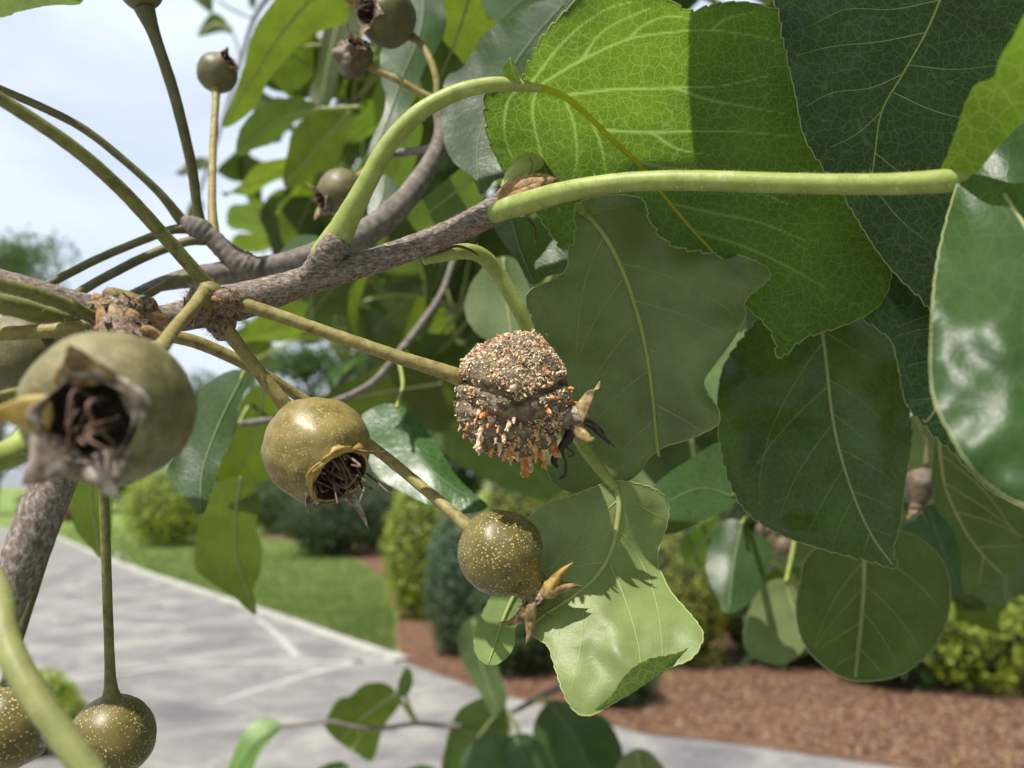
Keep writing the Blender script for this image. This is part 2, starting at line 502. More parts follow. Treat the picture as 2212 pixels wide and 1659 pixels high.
M['scale_tan'] = noisy('bud_scale_tan', [(0.3, (0.13, 0.065, 0.028)), (0.5, (0.30, 0.175, 0.075)), (0.7, (0.45, 0.31, 0.17))], 1300, detail=6, rough=0.7, bump=0.8, bscale=3000, bdist=0.0002)
M['scale_olive'] = noisy('bud_scale_olive', [(0.3, (0.13, 0.09, 0.03)), (0.6, (0.24, 0.20, 0.08))], 900, rough=0.55, bump=0.4, bscale=2000, bdist=0.0001)
M['hair'] = noisy('plant_hair', [(0.3, (0.55, 0.52, 0.44)), (0.7, (0.72, 0.70, 0.62))], 300, rough=0.5, trans=(0.7, 0.68, 0.6), tw=0.4)
M['hair_brown'] = noisy('plant_hair_brown', [(0.3, (0.30, 0.22, 0.13)), (0.7, (0.50, 0.42, 0.30))], 300, rough=0.5, trans=(0.5, 0.4, 0.25), tw=0.3)
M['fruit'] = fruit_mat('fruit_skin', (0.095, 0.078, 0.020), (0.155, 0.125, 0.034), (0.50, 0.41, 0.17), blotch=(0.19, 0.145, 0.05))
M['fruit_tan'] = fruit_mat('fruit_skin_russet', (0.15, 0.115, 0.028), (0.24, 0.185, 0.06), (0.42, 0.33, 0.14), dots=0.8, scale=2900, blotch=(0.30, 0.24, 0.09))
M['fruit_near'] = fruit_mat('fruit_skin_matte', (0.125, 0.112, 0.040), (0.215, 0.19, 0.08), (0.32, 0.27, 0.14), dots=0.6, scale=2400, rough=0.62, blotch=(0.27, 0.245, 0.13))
M['fruit_far'] = fruit_mat('fruit_skin_dull', (0.10, 0.09, 0.035), (0.16, 0.14, 0.055), (0.22, 0.19, 0.09), dots=0.3, scale=2000, rough=0.5)  # duller skin with fainter dots, for fruits further back
M['fruit_brown'] = fruit_mat('fruit_skin_brown', (0.11, 0.075, 0.05), (0.17, 0.12, 0.08), (0.2, 0.15, 0.1), dots=0.2, rough=0.6)
M['sepal'] = noisy('sepal', [(0.32, (0.055, 0.032, 0.022)), (0.46, (0.19, 0.12, 0.05)), (0.6, (0.34, 0.25, 0.10)), (0.74, (0.50, 0.44, 0.36))], 900, detail=6, rough=0.6, bump=0.5, bscale=2500, bdist=0.0001)
M['sepal_grey'] = noisy('sepal_grey', [(0.34, (0.06, 0.042, 0.03)), (0.5, (0.20, 0.155, 0.115)), (0.68, (0.44, 0.40, 0.36))], 1000, detail=6, rough=0.7, bump=0.5, bscale=2500, bdist=0.0001)
M['sepal_gold'] = noisy('sepal_gold', [(0.32, (0.16, 0.085, 0.02)), (0.5, (0.36, 0.25, 0.06)), (0.7, (0.46, 0.36, 0.14))], 500, detail=5, rough=0.5, sss=0.2)
M['sepal_tip'] = noisy('sepal_tip', [(0.3, (0.018, 0.008, 0.008)), (0.7, (0.06, 0.03, 0.025))], 1500, rough=0.5)
M['cup'] = noisy('calyx_cup', [(0.35, (0.014, 0.007, 0.005)), (0.6, (0.045, 0.022, 0.015)), (0.75, (0.12, 0.075, 0.05))], 1100, detail=6, rough=0.8, bump=0.8, bscale=2600, bdist=0.0003)
M['stamen'] = noisy('stamen_dry', [(0.3, (0.07, 0.038, 0.026)), (0.55, (0.17, 0.105, 0.075)), (0.75, (0.34, 0.26, 0.19))], 900, rough=0.6)
M['stamen_black'] = noisy('stamen_black', [(0.3, (0.008, 0.006, 0.006)), (0.7, (0.03, 0.022, 0.018))], 900, rough=0.4)
M['rust_skin'] = noisy('rust_skin', [(0.30, (0.045, 0.03, 0.02)), (0.45, (0.12, 0.085, 0.055)), (0.58, (0.20, 0.165, 0.10)), (0.72, (0.30, 0.26, 0.20))], 900, detail=8, rough=0.85, bump=1.0, bscale=2600, bdist=0.0003, distort=0.5)
M['flake'] = tint_mat('rust_flakes', 0.85)
M['horn'] = noisy('spore_horn', [(0.30, (0.42, 0.12, 0.03)), (0.46, (0.66, 0.24, 0.06)), (0.58, (0.70, 0.36, 0.18)), (0.72, (0.74, 0.55, 0.40))], 1500, detail=5, rough=0.7, sss=0.2, bump=0.7, bscale=4000, bdist=0.0002)
M['horn_pale'] = noisy('spore_horn_pale', [(0.28, (0.60, 0.27, 0.13)), (0.46, (0.68, 0.44, 0.28)), (0.7, (0.78, 0.66, 0.52))], 1300, detail=5, rough=0.7, sss=0.2, bump=0.7, bscale=4000, bdist=0.0002)
M['filament'] = noisy('filament', [(0.3, (0.05, 0.022, 0.012)), (0.7, (0.10, 0.05, 0.025))], 900, rough=0.4)

# ------------------------------------------------------------------ setting: ground
def ground_sheet(name, pix, z, mat, extra=None):
    pts = [G(x, y) for x, y in pix] + [Vector(e) for e in (extra or [])]
    A = catmull([(p.x, p.y) for p in pts], 1, True)
    polys = geometry.tessellate_polygon([[Vector((a[0], a[1], 0)) for a in A]])
    V = [(a[0], a[1], z) for a in A]
    Fc = []
    for f in polys:
        a, b, c = [Vector((*A[i], 0)) for i in f]
        Fc.append(f if (b - a).cross(c - a).z > 0 else f[::-1])
    o = mesh(name, V, Fc, mat, smooth=False)
    o['kind'] = 'structure'
    return o

M['lawn'] = noisy('lawn_grass', [(0.30, (0.12, 0.175, 0.04)), (0.5, (0.165, 0.225, 0.06)), (0.7, (0.23, 0.285, 0.09))], 2.2, detail=12, rough=0.9, rough_n=0.75, bump=0.6, bscale=45, bdist=0.03, spec=0.15)
M['concrete'] = noisy('driveway_concrete', [(0.30, (0.105, 0.102, 0.10)), (0.44, (0.165, 0.159, 0.152)), (0.54, (0.225, 0.214, 0.196)), (0.68, (0.31, 0.29, 0.258))], 1.5, detail=11, rough=0.9, rough_n=0.68, stretch=(1.0, 1.1, 1), distort=0.7, bump=0.3, bscale=60, bdist=0.004, spec=0.2)
M['kerb'] = noisy('driveway_edge', [(0.3, (0.26, 0.25, 0.22)), (0.7, (0.42, 0.40, 0.36))], 4, rough=0.9)
M['joint'] = noisy('driveway_joint', [(0.3, (0.30, 0.29, 0.27)), (0.7, (0.42, 0.40, 0.37))], 6, rough=0.9)
M['mulch'] = noisy('mulch_bed', [(0.3, (0.06, 0.034, 0.022)), (0.5, (0.145, 0.08, 0.048)), (0.7, (0.26, 0.165, 0.105))], 9, detail=10, rough=0.95, rough_n=0.75, bump=1.0, bscale=40, bdist=0.03, spec=0.1)

S = 900
o = mesh('lawn', [(-S, -S, 0), (S, -S, 0), (S, S, 0), (-S, S, 0)], [(0, 1, 2, 3)], M['lawn'], smooth=False)
o['kind'] = 'structure'
mesh_edge = [(-500, 1120), (-200, 1128), (0, 1143), (112, 1159), (240, 1213), (420, 1275), (600, 1335), (740, 1385), (874, 1430), (1042, 1492), (1177, 1522), (1386, 1585), (1560, 1604), (1731, 1628), (1956, 1661), (2400, 1720), (3200, 1800)]
ground_sheet('driveway', mesh_edge, 0.006, M['concrete'], [(9, -6, 0), (-40, -6, 0)])
ground_sheet('mulch_bed', [(548, 1157), (640, 1171), (760, 1202), (828, 1248), (858, 1330), (856, 1395), (874, 1432), (1042, 1494), (1177, 1525), (1386, 1588), (1560, 1607), (1731, 1631), (1956, 1664), (2400, 1723), (3200, 1803), (3600, 1250), (1800, 1120), (900, 1112), (600, 1140)], 0.012, M['mulch'])
# pale edging between driveway and lawn
A = catmull([(G(x, y).x, G(x, y).y) for x, y in mesh_edge[:9]], 8)
T = np.gradient(A, axis=0); T /= np.linalg.norm(T, axis=1)[:, None]
Nn = np.stack([-T[:, 1], T[:, 0]], 1)
V = []; Fc = []
for i in range(len(A)):
    for sd, z in ((-0.10, 0.0), (-0.10, 0.035), (0.06, 0.035), (0.06, 0.0)):
        V.append((A[i, 0] + Nn[i, 0] * sd, A[i, 1] + Nn[i, 1] * sd, z))
for i in range(len(A) - 1):
    for k in range(3):
        Fc.append((i * 4 + k, (i + 1) * 4 + k, (i + 1) * 4 + k + 1, i * 4 + k + 1))
o = mesh('driveway_kerb', V, Fc, M['kerb'], smooth=False); o['kind'] = 'structure'
# filled cracks and joints across the concrete
bag = Bag()
for ln in ([(112, 1262), (300, 1250), (420, 1262)], [(470, 1520), (700, 1450), (900, 1405), (1010, 1400)], [(560, 1340), (600, 1375), (640, 1420)], [(110, 1480), (400, 1440), (640, 1432), (880, 1432)], [(250, 1215), (262, 1190), (300, 1240)]):
    A = catmull([(G(x, y).x, G(x, y).y) for x, y in ln], 10)
    T = np.gradient(A, axis=0); T /= np.linalg.norm(T, axis=1)[:, None]
    V = []; Fc = []
    for i in range(len(A)):
        j = noise.noise(Vector((A[i, 0] * 3, A[i, 1] * 3, 1))) * .03
        wd = 0.035 + 0.015 * noise.noise(Vector((A[i, 0] * 5, A[i, 1] * 5, 4)))
        nx, ny = -T[i, 1], T[i, 0]
        V += [(A[i, 0] + nx * (j + wd), A[i, 1] + ny * (j + wd), 0.0105), (A[i, 0] + nx * (j - wd), A[i, 1] + ny * (j - wd), 0.0105)]
        if i: Fc.append((2 * i - 2, 2 * i - 1, 2 * i + 1, 2 * i))
    bag.add(V, Fc)
o = bag.build('driveway_joints', M['joint'], smooth=False); o['kind'] = 'structure'

# loose bark chips on the mulch and grass blades on the lawn
def chips():
    n = 15000
    V = []; Fc = []; C = []
    cols = [(0.19, 0.10, 0.06), (0.27, 0.155, 0.095), (0.10, 0.052, 0.03), (0.33, 0.22, 0.15), (0.15, 0.075, 0.042), (0.07, 0.04, 0.026)]
    k = 0
    while k < n:
        x = random.uniform(1330, 2500) if random.random() < .8 else random.uniform(860, 1330); y = random.uniform(1440, 1700)
        lim = np.interp(x, [860, 1042, 1177, 1386, 1416, 1731, 1956, 2400], [1420, 1482, 1512, 1574, 1560, 1618, 1650, 1705])
        if y > lim: continue
        p = G(x, y)
        a = random.random() * 6.28; L = random.uniform(.010, .035); W = random.uniform(.004, .011); h = random.uniform(.003, .010)
        ca, sa = math.cos(a), math.sin(a); tz = random.uniform(-.3, .5)
        b = len(V)
        for u, v, q in ((-1, -1, 0), (1, -1, 0), (1, 1, 0), (-1, 1, 0), (-.9, -.7, 1), (.9, -.7, 1), (.8, .8, 1), (-.9, .7, 1)):
            xx, yy = u * L / 2, v * W / 2
            V.append((p.x + xx * ca - yy * sa, p.y + xx * sa + yy * ca, 0.013 + q * h + (u + 1) * L * tz * .2 + random.random() * .004))
        Fc += [(b, b + 1, b + 5, b + 4), (b + 1, b + 2, b + 6, b + 5), (b + 2, b + 3, b + 7, b + 6), (b + 3, b, b + 4, b + 7), (b + 4, b + 5, b + 6, b + 7)]
        c = random.choice(cols) if random.random() > .008 else (0.42, 0.38, 0.14)
        C += [c] * 8
        k += 1
    o = mesh('bark_chips', V, Fc, tint_mat('bark_chip', 0.95), smooth=False, col=np.array(C))
    tag(o, 'loose reddish brown bark chips covering the mulch bed', 'bark chips', kind='stuff')
chips()

def blades():
    V = []; Fc = []
    k = 0
    while k < 26000:
        x = random.uniform(-60, 870); y = 1135 + 285 * random.random() ** 0.8
        if y > np.interp(x, [-60, 0, 112, 240, 420, 600, 740, 874], [1132, 1138, 1152, 1206, 1268, 1328, 1378, 1423]): continue
        if x > np.interp(y, [1135, 1160, 1205, 1250, 1330, 1430], [520, 560, 755, 825, 852, 852]): continue
        p = G(x, y)
        h = random.uniform(.03, .07) * (1 + p.y * .03); wd = random.uniform(.003, .006) * (1 + p.y * .12); a = random.random() * 6.28
        lx, ly = random.uniform(-.03, .03), random.uniform(-.03, .03)
        b = len(V)
        V += [(p.x - wd * math.cos(a), p.y - wd * math.sin(a), 0), (p.x + wd * math.cos(a), p.y + wd * math.sin(a), 0), (p.x + lx, p.y + ly, h)]
        Fc.append((b, b + 1, b + 2)); k += 1
    o = mesh('grass_blades', V, Fc, simple_leaf('grass_blade', (0.13, 0.185, 0.045), (0.21, 0.265, 0.08), (0.24, 0.32, 0.07), nscale=1.5))
    tag(o, 'short mown grass blades of the sunny lawn', 'grass', kind='stuff')
blades()

# ------------------------------------------------------------------ shrubs and trees of the garden
def leaf_cloud(pts, nrm, size, aspect=1.6):
    """one small folded leaf (2 quads -> 4 tris) at each point"""
    n = len(pts)
    d = rng.normal(size=(n, 3)); d[:, 2] -= 0.2
    d /= np.linalg.norm(d, axis=1)[:, None]
    nr = nrm + rng.normal(size=(n, 3)) * 0.55
    d = d - nr * np.sum(d * nr, 1)[:, None] / np.sum(nr * nr, 1)[:, None]
    d /= np.linalg.norm(d, axis=1)[:, None] + 1e-9
    s = np.cross(nr, d); s /= np.linalg.norm(s, axis=1)[:, None] + 1e-9
    L = (size * rng.uniform(.6, 1.35, n))[:, None]; Wd = L / aspect
    up = np.cross(d, s)
    V = np.stack([pts - d * L * .5, pts + s * Wd * .5 + up * Wd * .12, pts + d * L * .5, pts - s * Wd * .5 + up * Wd * .12], 1).reshape(-1, 3)
    Fc = [(4 * i, 4 * i + 1, 4 * i + 2, 4 * i + 3) for i in range(n)]
    return V, Fc

def lump_surface(c, r, sub=3, amp=0.16, fr=2.2, seed=0):
    """lumpy closed ellipsoid"""
    V = []; Fc = []
    nu, nv = 24, 14
    for j in range(nv + 1):
        th = math.pi * j / nv
        for i in range(nu):
            ph = 2 * math.pi * i / nu
            u = Vector((math.sin(th) * math.cos(ph), math.sin(th) * math.sin(ph), math.cos(th)))
            k = 1 + amp * noise.noise(u * fr + Vector((seed, 0, 0)))
            V.append((c[0] + u.x * r[0] * k, c[1] + u.y * r[1] * k, max(c[2] + u.z * r[2] * k, 0.02)))
    for j in range(nv):
        for i in range(nu):
            i2 = (i + 1) % nu
            Fc.append((j * nu + i, (j + 1) * nu + i, (j + 1) * nu + i2, j * nu + i2))
    return V, Fc

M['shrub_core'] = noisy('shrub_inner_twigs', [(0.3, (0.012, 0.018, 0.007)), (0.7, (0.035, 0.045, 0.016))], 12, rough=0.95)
M['shrub_bark'] = noisy('shrub_bark', [(0.3, (0.06, 0.045, 0.035)), (0.7, (0.16, 0.13, 0.10))], 20, rough=0.9, bump=0.5, bscale=40, bdist=0.01)
SH = {
    'lime': simple_leaf('shrub_leaf_lime', (0.15, 0.22, 0.018), (0.30, 0.375, 0.04), (0.40, 0.50, 0.04), nscale=5),
    'green': simple_leaf('shrub_leaf_green', (0.035, 0.075, 0.018), (0.085, 0.14, 0.04), (0.14, 0.24, 0.04), nscale=5),
    'dark': simple_leaf('shrub_leaf_dark', (0.018, 0.042, 0.014), (0.05, 0.09, 0.028), (0.08, 0.15, 0.03), nscale=5),
    'blue': simple_leaf('shrub_leaf_blue', (0.04, 0.08, 0.04), (0.095, 0.15, 0.075), (0.14, 0.22, 0.07), nscale=5),
    'gold': simple_leaf('shrub_leaf_gold', (0.13, 0.17, 0.012), (0.28, 0.31, 0.03), (0.40, 0.44, 0.03), nscale=5),
    'red': simple_leaf('flower_red', (0.45, 0.10, 0.07), (0.55, 0.18, 0.12), (0.5, 0.15, 0.1), nscale=5),
}

def shrub(x, base_y, w_px, h_px, kind, label, n=5000, leaf=0.05, flat=0.0, name='shrub', cat='shrub', group='garden shrubs', depth=1.0, amp=0.26, fr=2.4, flowers=None):
    p = G(x, base_y)
    s = p.y / math.cos(PITCH) / F
    rx = w_px * s / 2; h = h_px * s
    c = (p.x, p.y + rx * depth * .6, h * 0.5)
    r = (rx, rx * depth, h * 0.52)
    root = empty(name, (c[0], c[1], 0), label, cat, group)
    seed = random.random() * 50
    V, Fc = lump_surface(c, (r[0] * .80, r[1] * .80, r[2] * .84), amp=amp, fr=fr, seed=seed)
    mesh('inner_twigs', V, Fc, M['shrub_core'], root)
    pts = []; nr = []
    while len(pts) < n:
        u = Vector((random.gauss(0, 1), random.gauss(0, 1), random.gauss(0, 1))).normalized()
        k = 1 + amp * noise.noise(u * fr + Vector((seed, 0, 0))) + (0.20 if amp > .1 else .06) * noise.noise(u * 6 + Vector((seed, 3, 0)))
        k *= random.uniform(.80, 1.08)
        z = c[2] + u.z * r[2] * k
        if z < 0.03: continue
        pts.append((c[0] + u.x * r[0] * k, c[1] + u.y * r[1] * k, z)); nr.append(u)
    V, Fc = leaf_cloud(np.array(pts), np.array(nr), leaf)
    mesh('foliage', V, Fc, SH[kind], root)
    V, Fc = tube_geo([(c[0], c[1], -.02), (c[0] + .02, c[1], h * .25), (c[0], c[1] + .01, h * .6)], [rx * .09, rx * .07, rx * .03], 8)
    mesh('stem', V, Fc, M['shrub_bark'], root)
    if flowers:
        i = rng.choice(len(pts), 260)
        V, Fc = leaf_cloud(np.array(pts)[i] * 1.0 + np.array(nr)[i] * .05, np.array(nr)[i], leaf * 1.3, 1.1)
        mesh('blossom', V, Fc, SH[flowers], root)
    return root

shrub(340, 1184, 188, 172, 'lime', 'bright lime green shrub clipped into a ball on the lawn', 9000, .07, amp=.07, group=None)
shrub(580, 1156, 150, 150, 'green', 'mid green rounded shrub at the far edge of the lawn', 5000, .08)
shrub(700, 1208, 230, 170, 'dark', 'broad dark green shrub behind the thin mulch strip', 7000, .07)
shrub(800, 1190, 140, 190, 'blue', 'grey green loose shrub beside the broad dark shrub', 5000, .07)
shrub(890, 1345, 130, 290, 'lime', 'tall narrow yellow green shrub at the lawn corner', 6000, .045, amp=.12)
shrub(985, 1425, 150, 300, 'blue', 'bluish green feathery shrub beside the tall narrow one', 7000, .035, amp=.25)
shrub(1130, 1250, 200, 240, 'gold', 'golden green rounded shrub standing further back in the mulch', 6000, .055)
shrub(1120, 1470, 200, 200, 'dark', 'low dark shrub at the edge of the mulch near the driveway', 6000, .035)
shrub(1330, 1535, 190, 130, 'dark', 'low spreading dark shrub between mulch and driveway corner', 5000, .03)
shrub(1265, 1440, 180, 260, 'green', 'mid green bushy shrub behind the low dark shrub', 6000, .035)
shrub(1500, 1455, 230, 330, 'gold', 'olive gold shrub at the back of the mulch bed', 8000, .03, amp=.25)
shrub(1720, 1452, 300, 240, 'dark', 'wide dark evergreen shrub at the back of the mulch bed', 8000, .035)
shrub(1960, 1500, 230, 200, 'dark', 'dark evergreen shrub beside the vivid yellow green bush', 6000, .03)
shrub(2160, 1512, 400, 300, 'lime', 'vivid yellow green bush with loose sprays over the mulch', 8000, .045, amp=.3, fr=3.0)
shrub(2120, 1440, 560, 420, 'dark', 'large dark hedge bush behind the vivid yellow green bush', 8000, .05)
shrub(140, 1128, 50, 42, 'green', 'small shrub with coral red blossom by the far trees', 900, .10, flowers='red', group=None)
shrub(50, 1640, 150, 150, 'lime', 'mossy olive low shrub growing beside the driveway', 5000, .03, amp=.2, group=None)
shrub(1560, 1240, 260, 260, 'green', 'green shrub far back between the trees', 5000, .07)
shrub(1850, 1260, 320, 300, 'green', 'leafy green shrub far back by the tree line', 6000, .07)

M['trunk'] = noisy('tree_bark', [(0.3, (0.08, 0.066, 0.055)), (0.5, (0.16, 0.14, 0.12)), (0.7, (0.27, 0.24, 0.21))], 6, detail=8, rough=0.95, bump=0.8, bscale=14, bdist=0.04, stretch=(1, 1, 0.3))

def tree(x, base_y, h, cr, kind, label, n=9000, leaf=0.22, low=0.25, group='trees beyond the lawn', gaps=0.0, lean=0):
    p = G(x, base_y)
    root = empty('tree', (p.x, p.y, 0), label, 'tree', group)
    rt = h * 0.016 + .05
    C = catmull([(p.x, p.y, -.1), (p.x + .1 + lean * .3, p.y, h * .3), (p.x - .1 + lean * .7, p.y + .2, h * .6), (p.x + lean, p.y, h * .93)], 6)
    bag = Bag()
    V, Fc = tube_geo(C, np.linspace(rt, rt * .25, len(C)), 10)
    bag.add(V, Fc)
    clumps = []
    for i in range(26):
        t = random.uniform(low, 1.0)
        a = i * 2.4 + random.uniform(-.4, .4)
        prof = math.sin(min(1, (t - low) / (1 - low) * .88 + .14) * math.pi) ** .6
        R = cr * prof * random.uniform(.45, 1.0)
        base = C[int(max(.12, t - .2) * (len(C) - 1))]
        e = np.array([p.x + lean * t + math.cos(a) * R, p.y + math.sin(a) * R, h * t * random.uniform(.92, 1.04)])
        mid = (base + e) / 2 + np.array([0, 0, .2])
        V, Fc = tube_geo(catmull([base, mid, e], 4), np.linspace(rt * .4, rt * .08, 9), 6)
        bag.add(V, Fc)
        clumps.append((e, cr * random.uniform(.25, .48)))
    bag.build('trunk', M['trunk'], root)
    pts = []; nr = []
    per = n // len(clumps)
    for e, r in clumps:
        for _ in range(per):
            u = Vector((random.gauss(0, 1), random.gauss(0, 1), random.gauss(0, .8)))
            u.normalize()
            k = r * random.random() ** .4
            q = e + np.array(u) * k * np.array([1, 1, .7])
            if gaps and noise.noise(Vector(q) * (1.6 / max(cr, 1) * 3)) < gaps - .35: continue
            if q[2] < .1: continue
            pts.append(q); nr.append(u)
    V, Fc = leaf_cloud(np.array(pts), np.array(nr), leaf)
    mesh('crown', V, Fc, SH[kind], root)
    return root

tree(-20, 1112, 16.0, 4.6, 'green', 'leafy tree with the grey trunk at the far end of the driveway', 9000, .30, .18)
tree(150, 1105, 8.5, 3.6, 'dark', 'dark bushy tree standing behind the lime green ball shrub', 8000, .30, .05)
tree(420, 1098, 9.0, 4.2, 'blue', 'pale grey green tree behind the far lawn', 8000, .32, .05)
tree(720, 1100, 20.0, 6.0, 'green', 'tall open crowned tree with sky showing between its clumps', 22000, .42, .08, gaps=.22)
tree(930, 1108, 19.0, 4.8, 'dark', 'tall dark tree with a ragged crown behind the golden shrub', 22000, .42, .05, gaps=.18)
tree(1180, 1100, 17.0, 5.0, 'green', 'broad mid green tree at the back of the garden', 14000, .36, .05)
tree(1480, 1105, 14.0, 5.5, 'dark', 'broad dark tree at the back behind the olive gold shrub', 9000, .32, .04)
tree(1820, 1112, 13.0, 5.5, 'green', 'wide leafy tree behind the shrubs of the mulch bed', 9000, .32, .04)
tree(2200, 1120, 12.0, 5.0, 'dark', 'dark wide tree behind the large hedge bush', 9000, .30, .04)
tree(-420, 1110, 11.0, 4.5, 'dark', 'dark tree on the far side of the driveway bend', 7000, .30, .05)

# ------------------------------------------------------------------ leaf builder
def tps(ctrl):
    A = np.asarray(ctrl, float)
    X = A[:, :2] / 1000; z = A[:, 2]
    n = len(X)
    def U(r2): return np.where(r2 > 1e-12, r2 * np.log(r2 + 1e-12), 0)
    K = U(((X[:, None] - X[None]) ** 2).sum(-1)) + np.eye(n) * 0.004
    Pm = np.hstack([np.ones((n, 1)), X])
    L = np.zeros((n + 3, n + 3)); L[:n, :n] = K; L[:n, n:] = Pm; L[n:, :n] = Pm.T
    sol = np.linalg.solve(L + np.eye(n + 3) * 1e-10, np.concatenate([z, [0, 0, 0]]))
    def f(x, y):
        Q = np.stack([np.asarray(x, float), np.asarray(y, float)], -1) / 1000
        r2 = ((Q[..., None, :] - X) ** 2).sum(-1)
        return U(r2) @ sol[:n] + sol[n] + Q[..., 0] * sol[n + 1] + Q[..., 1] * sol[n + 2]
    return f

def inside(poly, pts):
    x, y = pts[:, 0], pts[:, 1]
    r = np.zeros(len(pts), bool)
    j = len(poly) - 1
    for i in range(len(poly)):
        xi, yi = poly[i]; xj, yj = poly[j]
        c = ((yi > y) != (yj > y)) & (x < (xj - xi) * (y - yi) / (yj - yi + 1e-12) + xi)
        r ^= c
        j = i
    return r

def near_line(line, pts):
    """distance, arc length and side of points against a polyline"""
    L = np.asarray(line, float)
    best = np.full(len(pts), 1e9); s = np.zeros(len(pts)); sg = np.ones(len(pts))
    acc = 0
    for i in range(len(L) - 1):
        a, b = L[i], L[i + 1]
        ab = b - a; l = np.linalg.norm(ab)
        t = ((pts - a) @ ab) / (l * l + 1e-12)
        lo = -9 if i == 0 else 0; hi = 9 if i == len(L) - 2 else 1
        t = np.clip(t, lo, hi)
        q = a + t[:, None] * ab
        d = np.linalg.norm(pts - q, axis=1)
        m = d < best
        best[m] = d[m]; s[m] = (acc + t * l)[m]
        cr = ab[0] * (pts - a)[:, 1] - ab[1] * (pts - a)[:, 0]
        sg[m] = np.sign(cr)[m]
        acc += l
    return best, s, sg

def patch(outline, ctrl, midline, under, step=14, serr=(2.5, 22), ripple=(0.5, 150), crease=0.0, seed=0, curl=0.0):
    per = 6
    B = catmull(outline, per, True)
    # even resample
    D = np.linalg.norm(np.diff(np.vstack([B, B[:1]]), axis=0), axis=1)
    cum = np.concatenate([[0], np.cumsum(D)])
    n = max(24, int(cum[-1] / (step * .55)))
    ss = np.linspace(0, cum[-1], n, endpoint=False)
    BB = np.vstack([B, B[:1]])
    R = np.stack([np.interp(ss, cum, BB[:, 0]), np.interp(ss, cum, BB[:, 1])], 1)
    tan = np.roll(R, -1, 0) - np.roll(R, 1, 0)
    nor = np.stack([tan[:, 1], -tan[:, 0]], 1); nor /= np.linalg.norm(nor, axis=1)[:, None] + 1e-9
    area = 0.5 * np.sum(R[:, 0] * np.roll(R[:, 1], -1) - np.roll(R[:, 0], -1) * R[:, 1])
    if area < 0: nor = -nor
    if serr[0]:
        ph = (ss / serr[1] + 0.35 * np.sin(ss / 97.0)) % 1.0
        R = R + nor * ((ph ** 0.6) * serr[0] * (0.6 + 0.4 * np.sin(ss / 61.0)))[:, None]
    lo, hi = R.min(0), R.max(0)
    gx = np.arange(lo[0], hi[0], step); gy = np.arange(lo[1], hi[1], step * .87)
    I = np.array([(x + (step / 2 if k % 2 else 0), y) for k, y in enumerate(gy) for x in gx])
    I += rng.uniform(-.12, .12, I.shape) * step
    I = I[inside(R, I)]
    if len(I):
        dmin = np.full(len(I), 1e9)
        for q in R: dmin = np.minimum(dmin, np.hypot(I[:, 0] - q[0], I[:, 1] - q[1]))
        I = I[dmin > step * .55]
    allp = np.vstack([R, I]) if len(I) else R
    res = geometry.delaunay_2d_cdt([Vector(p) for p in allp], [(i, (i + 1) % n) for i in range(n)], [], 1, 1e-5, False)
    pts = np.array([(v.x, v.y) for v in res[0]])
    Fc = [tuple(f) for f in res[2]]
    cen = pts[np.array(Fc)].mean(1)
    ok = inside(R, cen)
    Fc = [q for q, k in zip(Fc, ok) if k]
    f = tps(ctrl)
    dist, s, sg = near_line(midline, pts)
    def depth(q, dist=None):
        d = f(q[:, 0], q[:, 1])
        if dist is None: dist = near_line(midline, q)[0]
        rp = np.array([noise.noise(Vector((a / ripple[1], b / ripple[1], seed))) + .4 * noise.noise(Vector((a / ripple[1] * 2.3, b / ripple[1] * 2.3, seed + 9))) for a, b in q])
        edge = np.clip(dist / 90, 0.15, 1)
        if curl:
            db = np.full(len(q), 1e9)
            for r_ in R[::2]: db = np.minimum(db, np.hypot(q[:, 0] - r_[0], q[:, 1] - r_[1]))
            cn = np.array([.35 + 1.2 * noise.noise(Vector((a / 110, b / 110, seed + 21))) for a, b in q])
            d = d + curl * np.exp(-db / 15) * cn
        return d + rp * ripple[0] * edge + crease * (1 - np.exp(-dist / 40))
    d = depth(pts, dist)
    V = Pn(pts[:, 0], pts[:, 1], d)
    k = d.mean() / F / 10
    uv = pts * k + seed * 3.1
    # face orientation: front side = upper side of the leaf
    a, b, c = V[Fc[0][0]], V[Fc[0][1]], V[Fc[0][2]]
    cnt = 0
    for fa in Fc[::max(1, len(Fc) // 40)]:
        a, b, c = V[fa[0]], V[fa[1]], V[fa[2]]
        cnt += 1 if np.dot(np.cross(b - a, c - a), nCAM - a) > 0 else -1
    toward = cnt > 0
    if toward == under: Fc = [fa[::-1] for fa in Fc]
    return V, Fc, uv, R, depth, pts

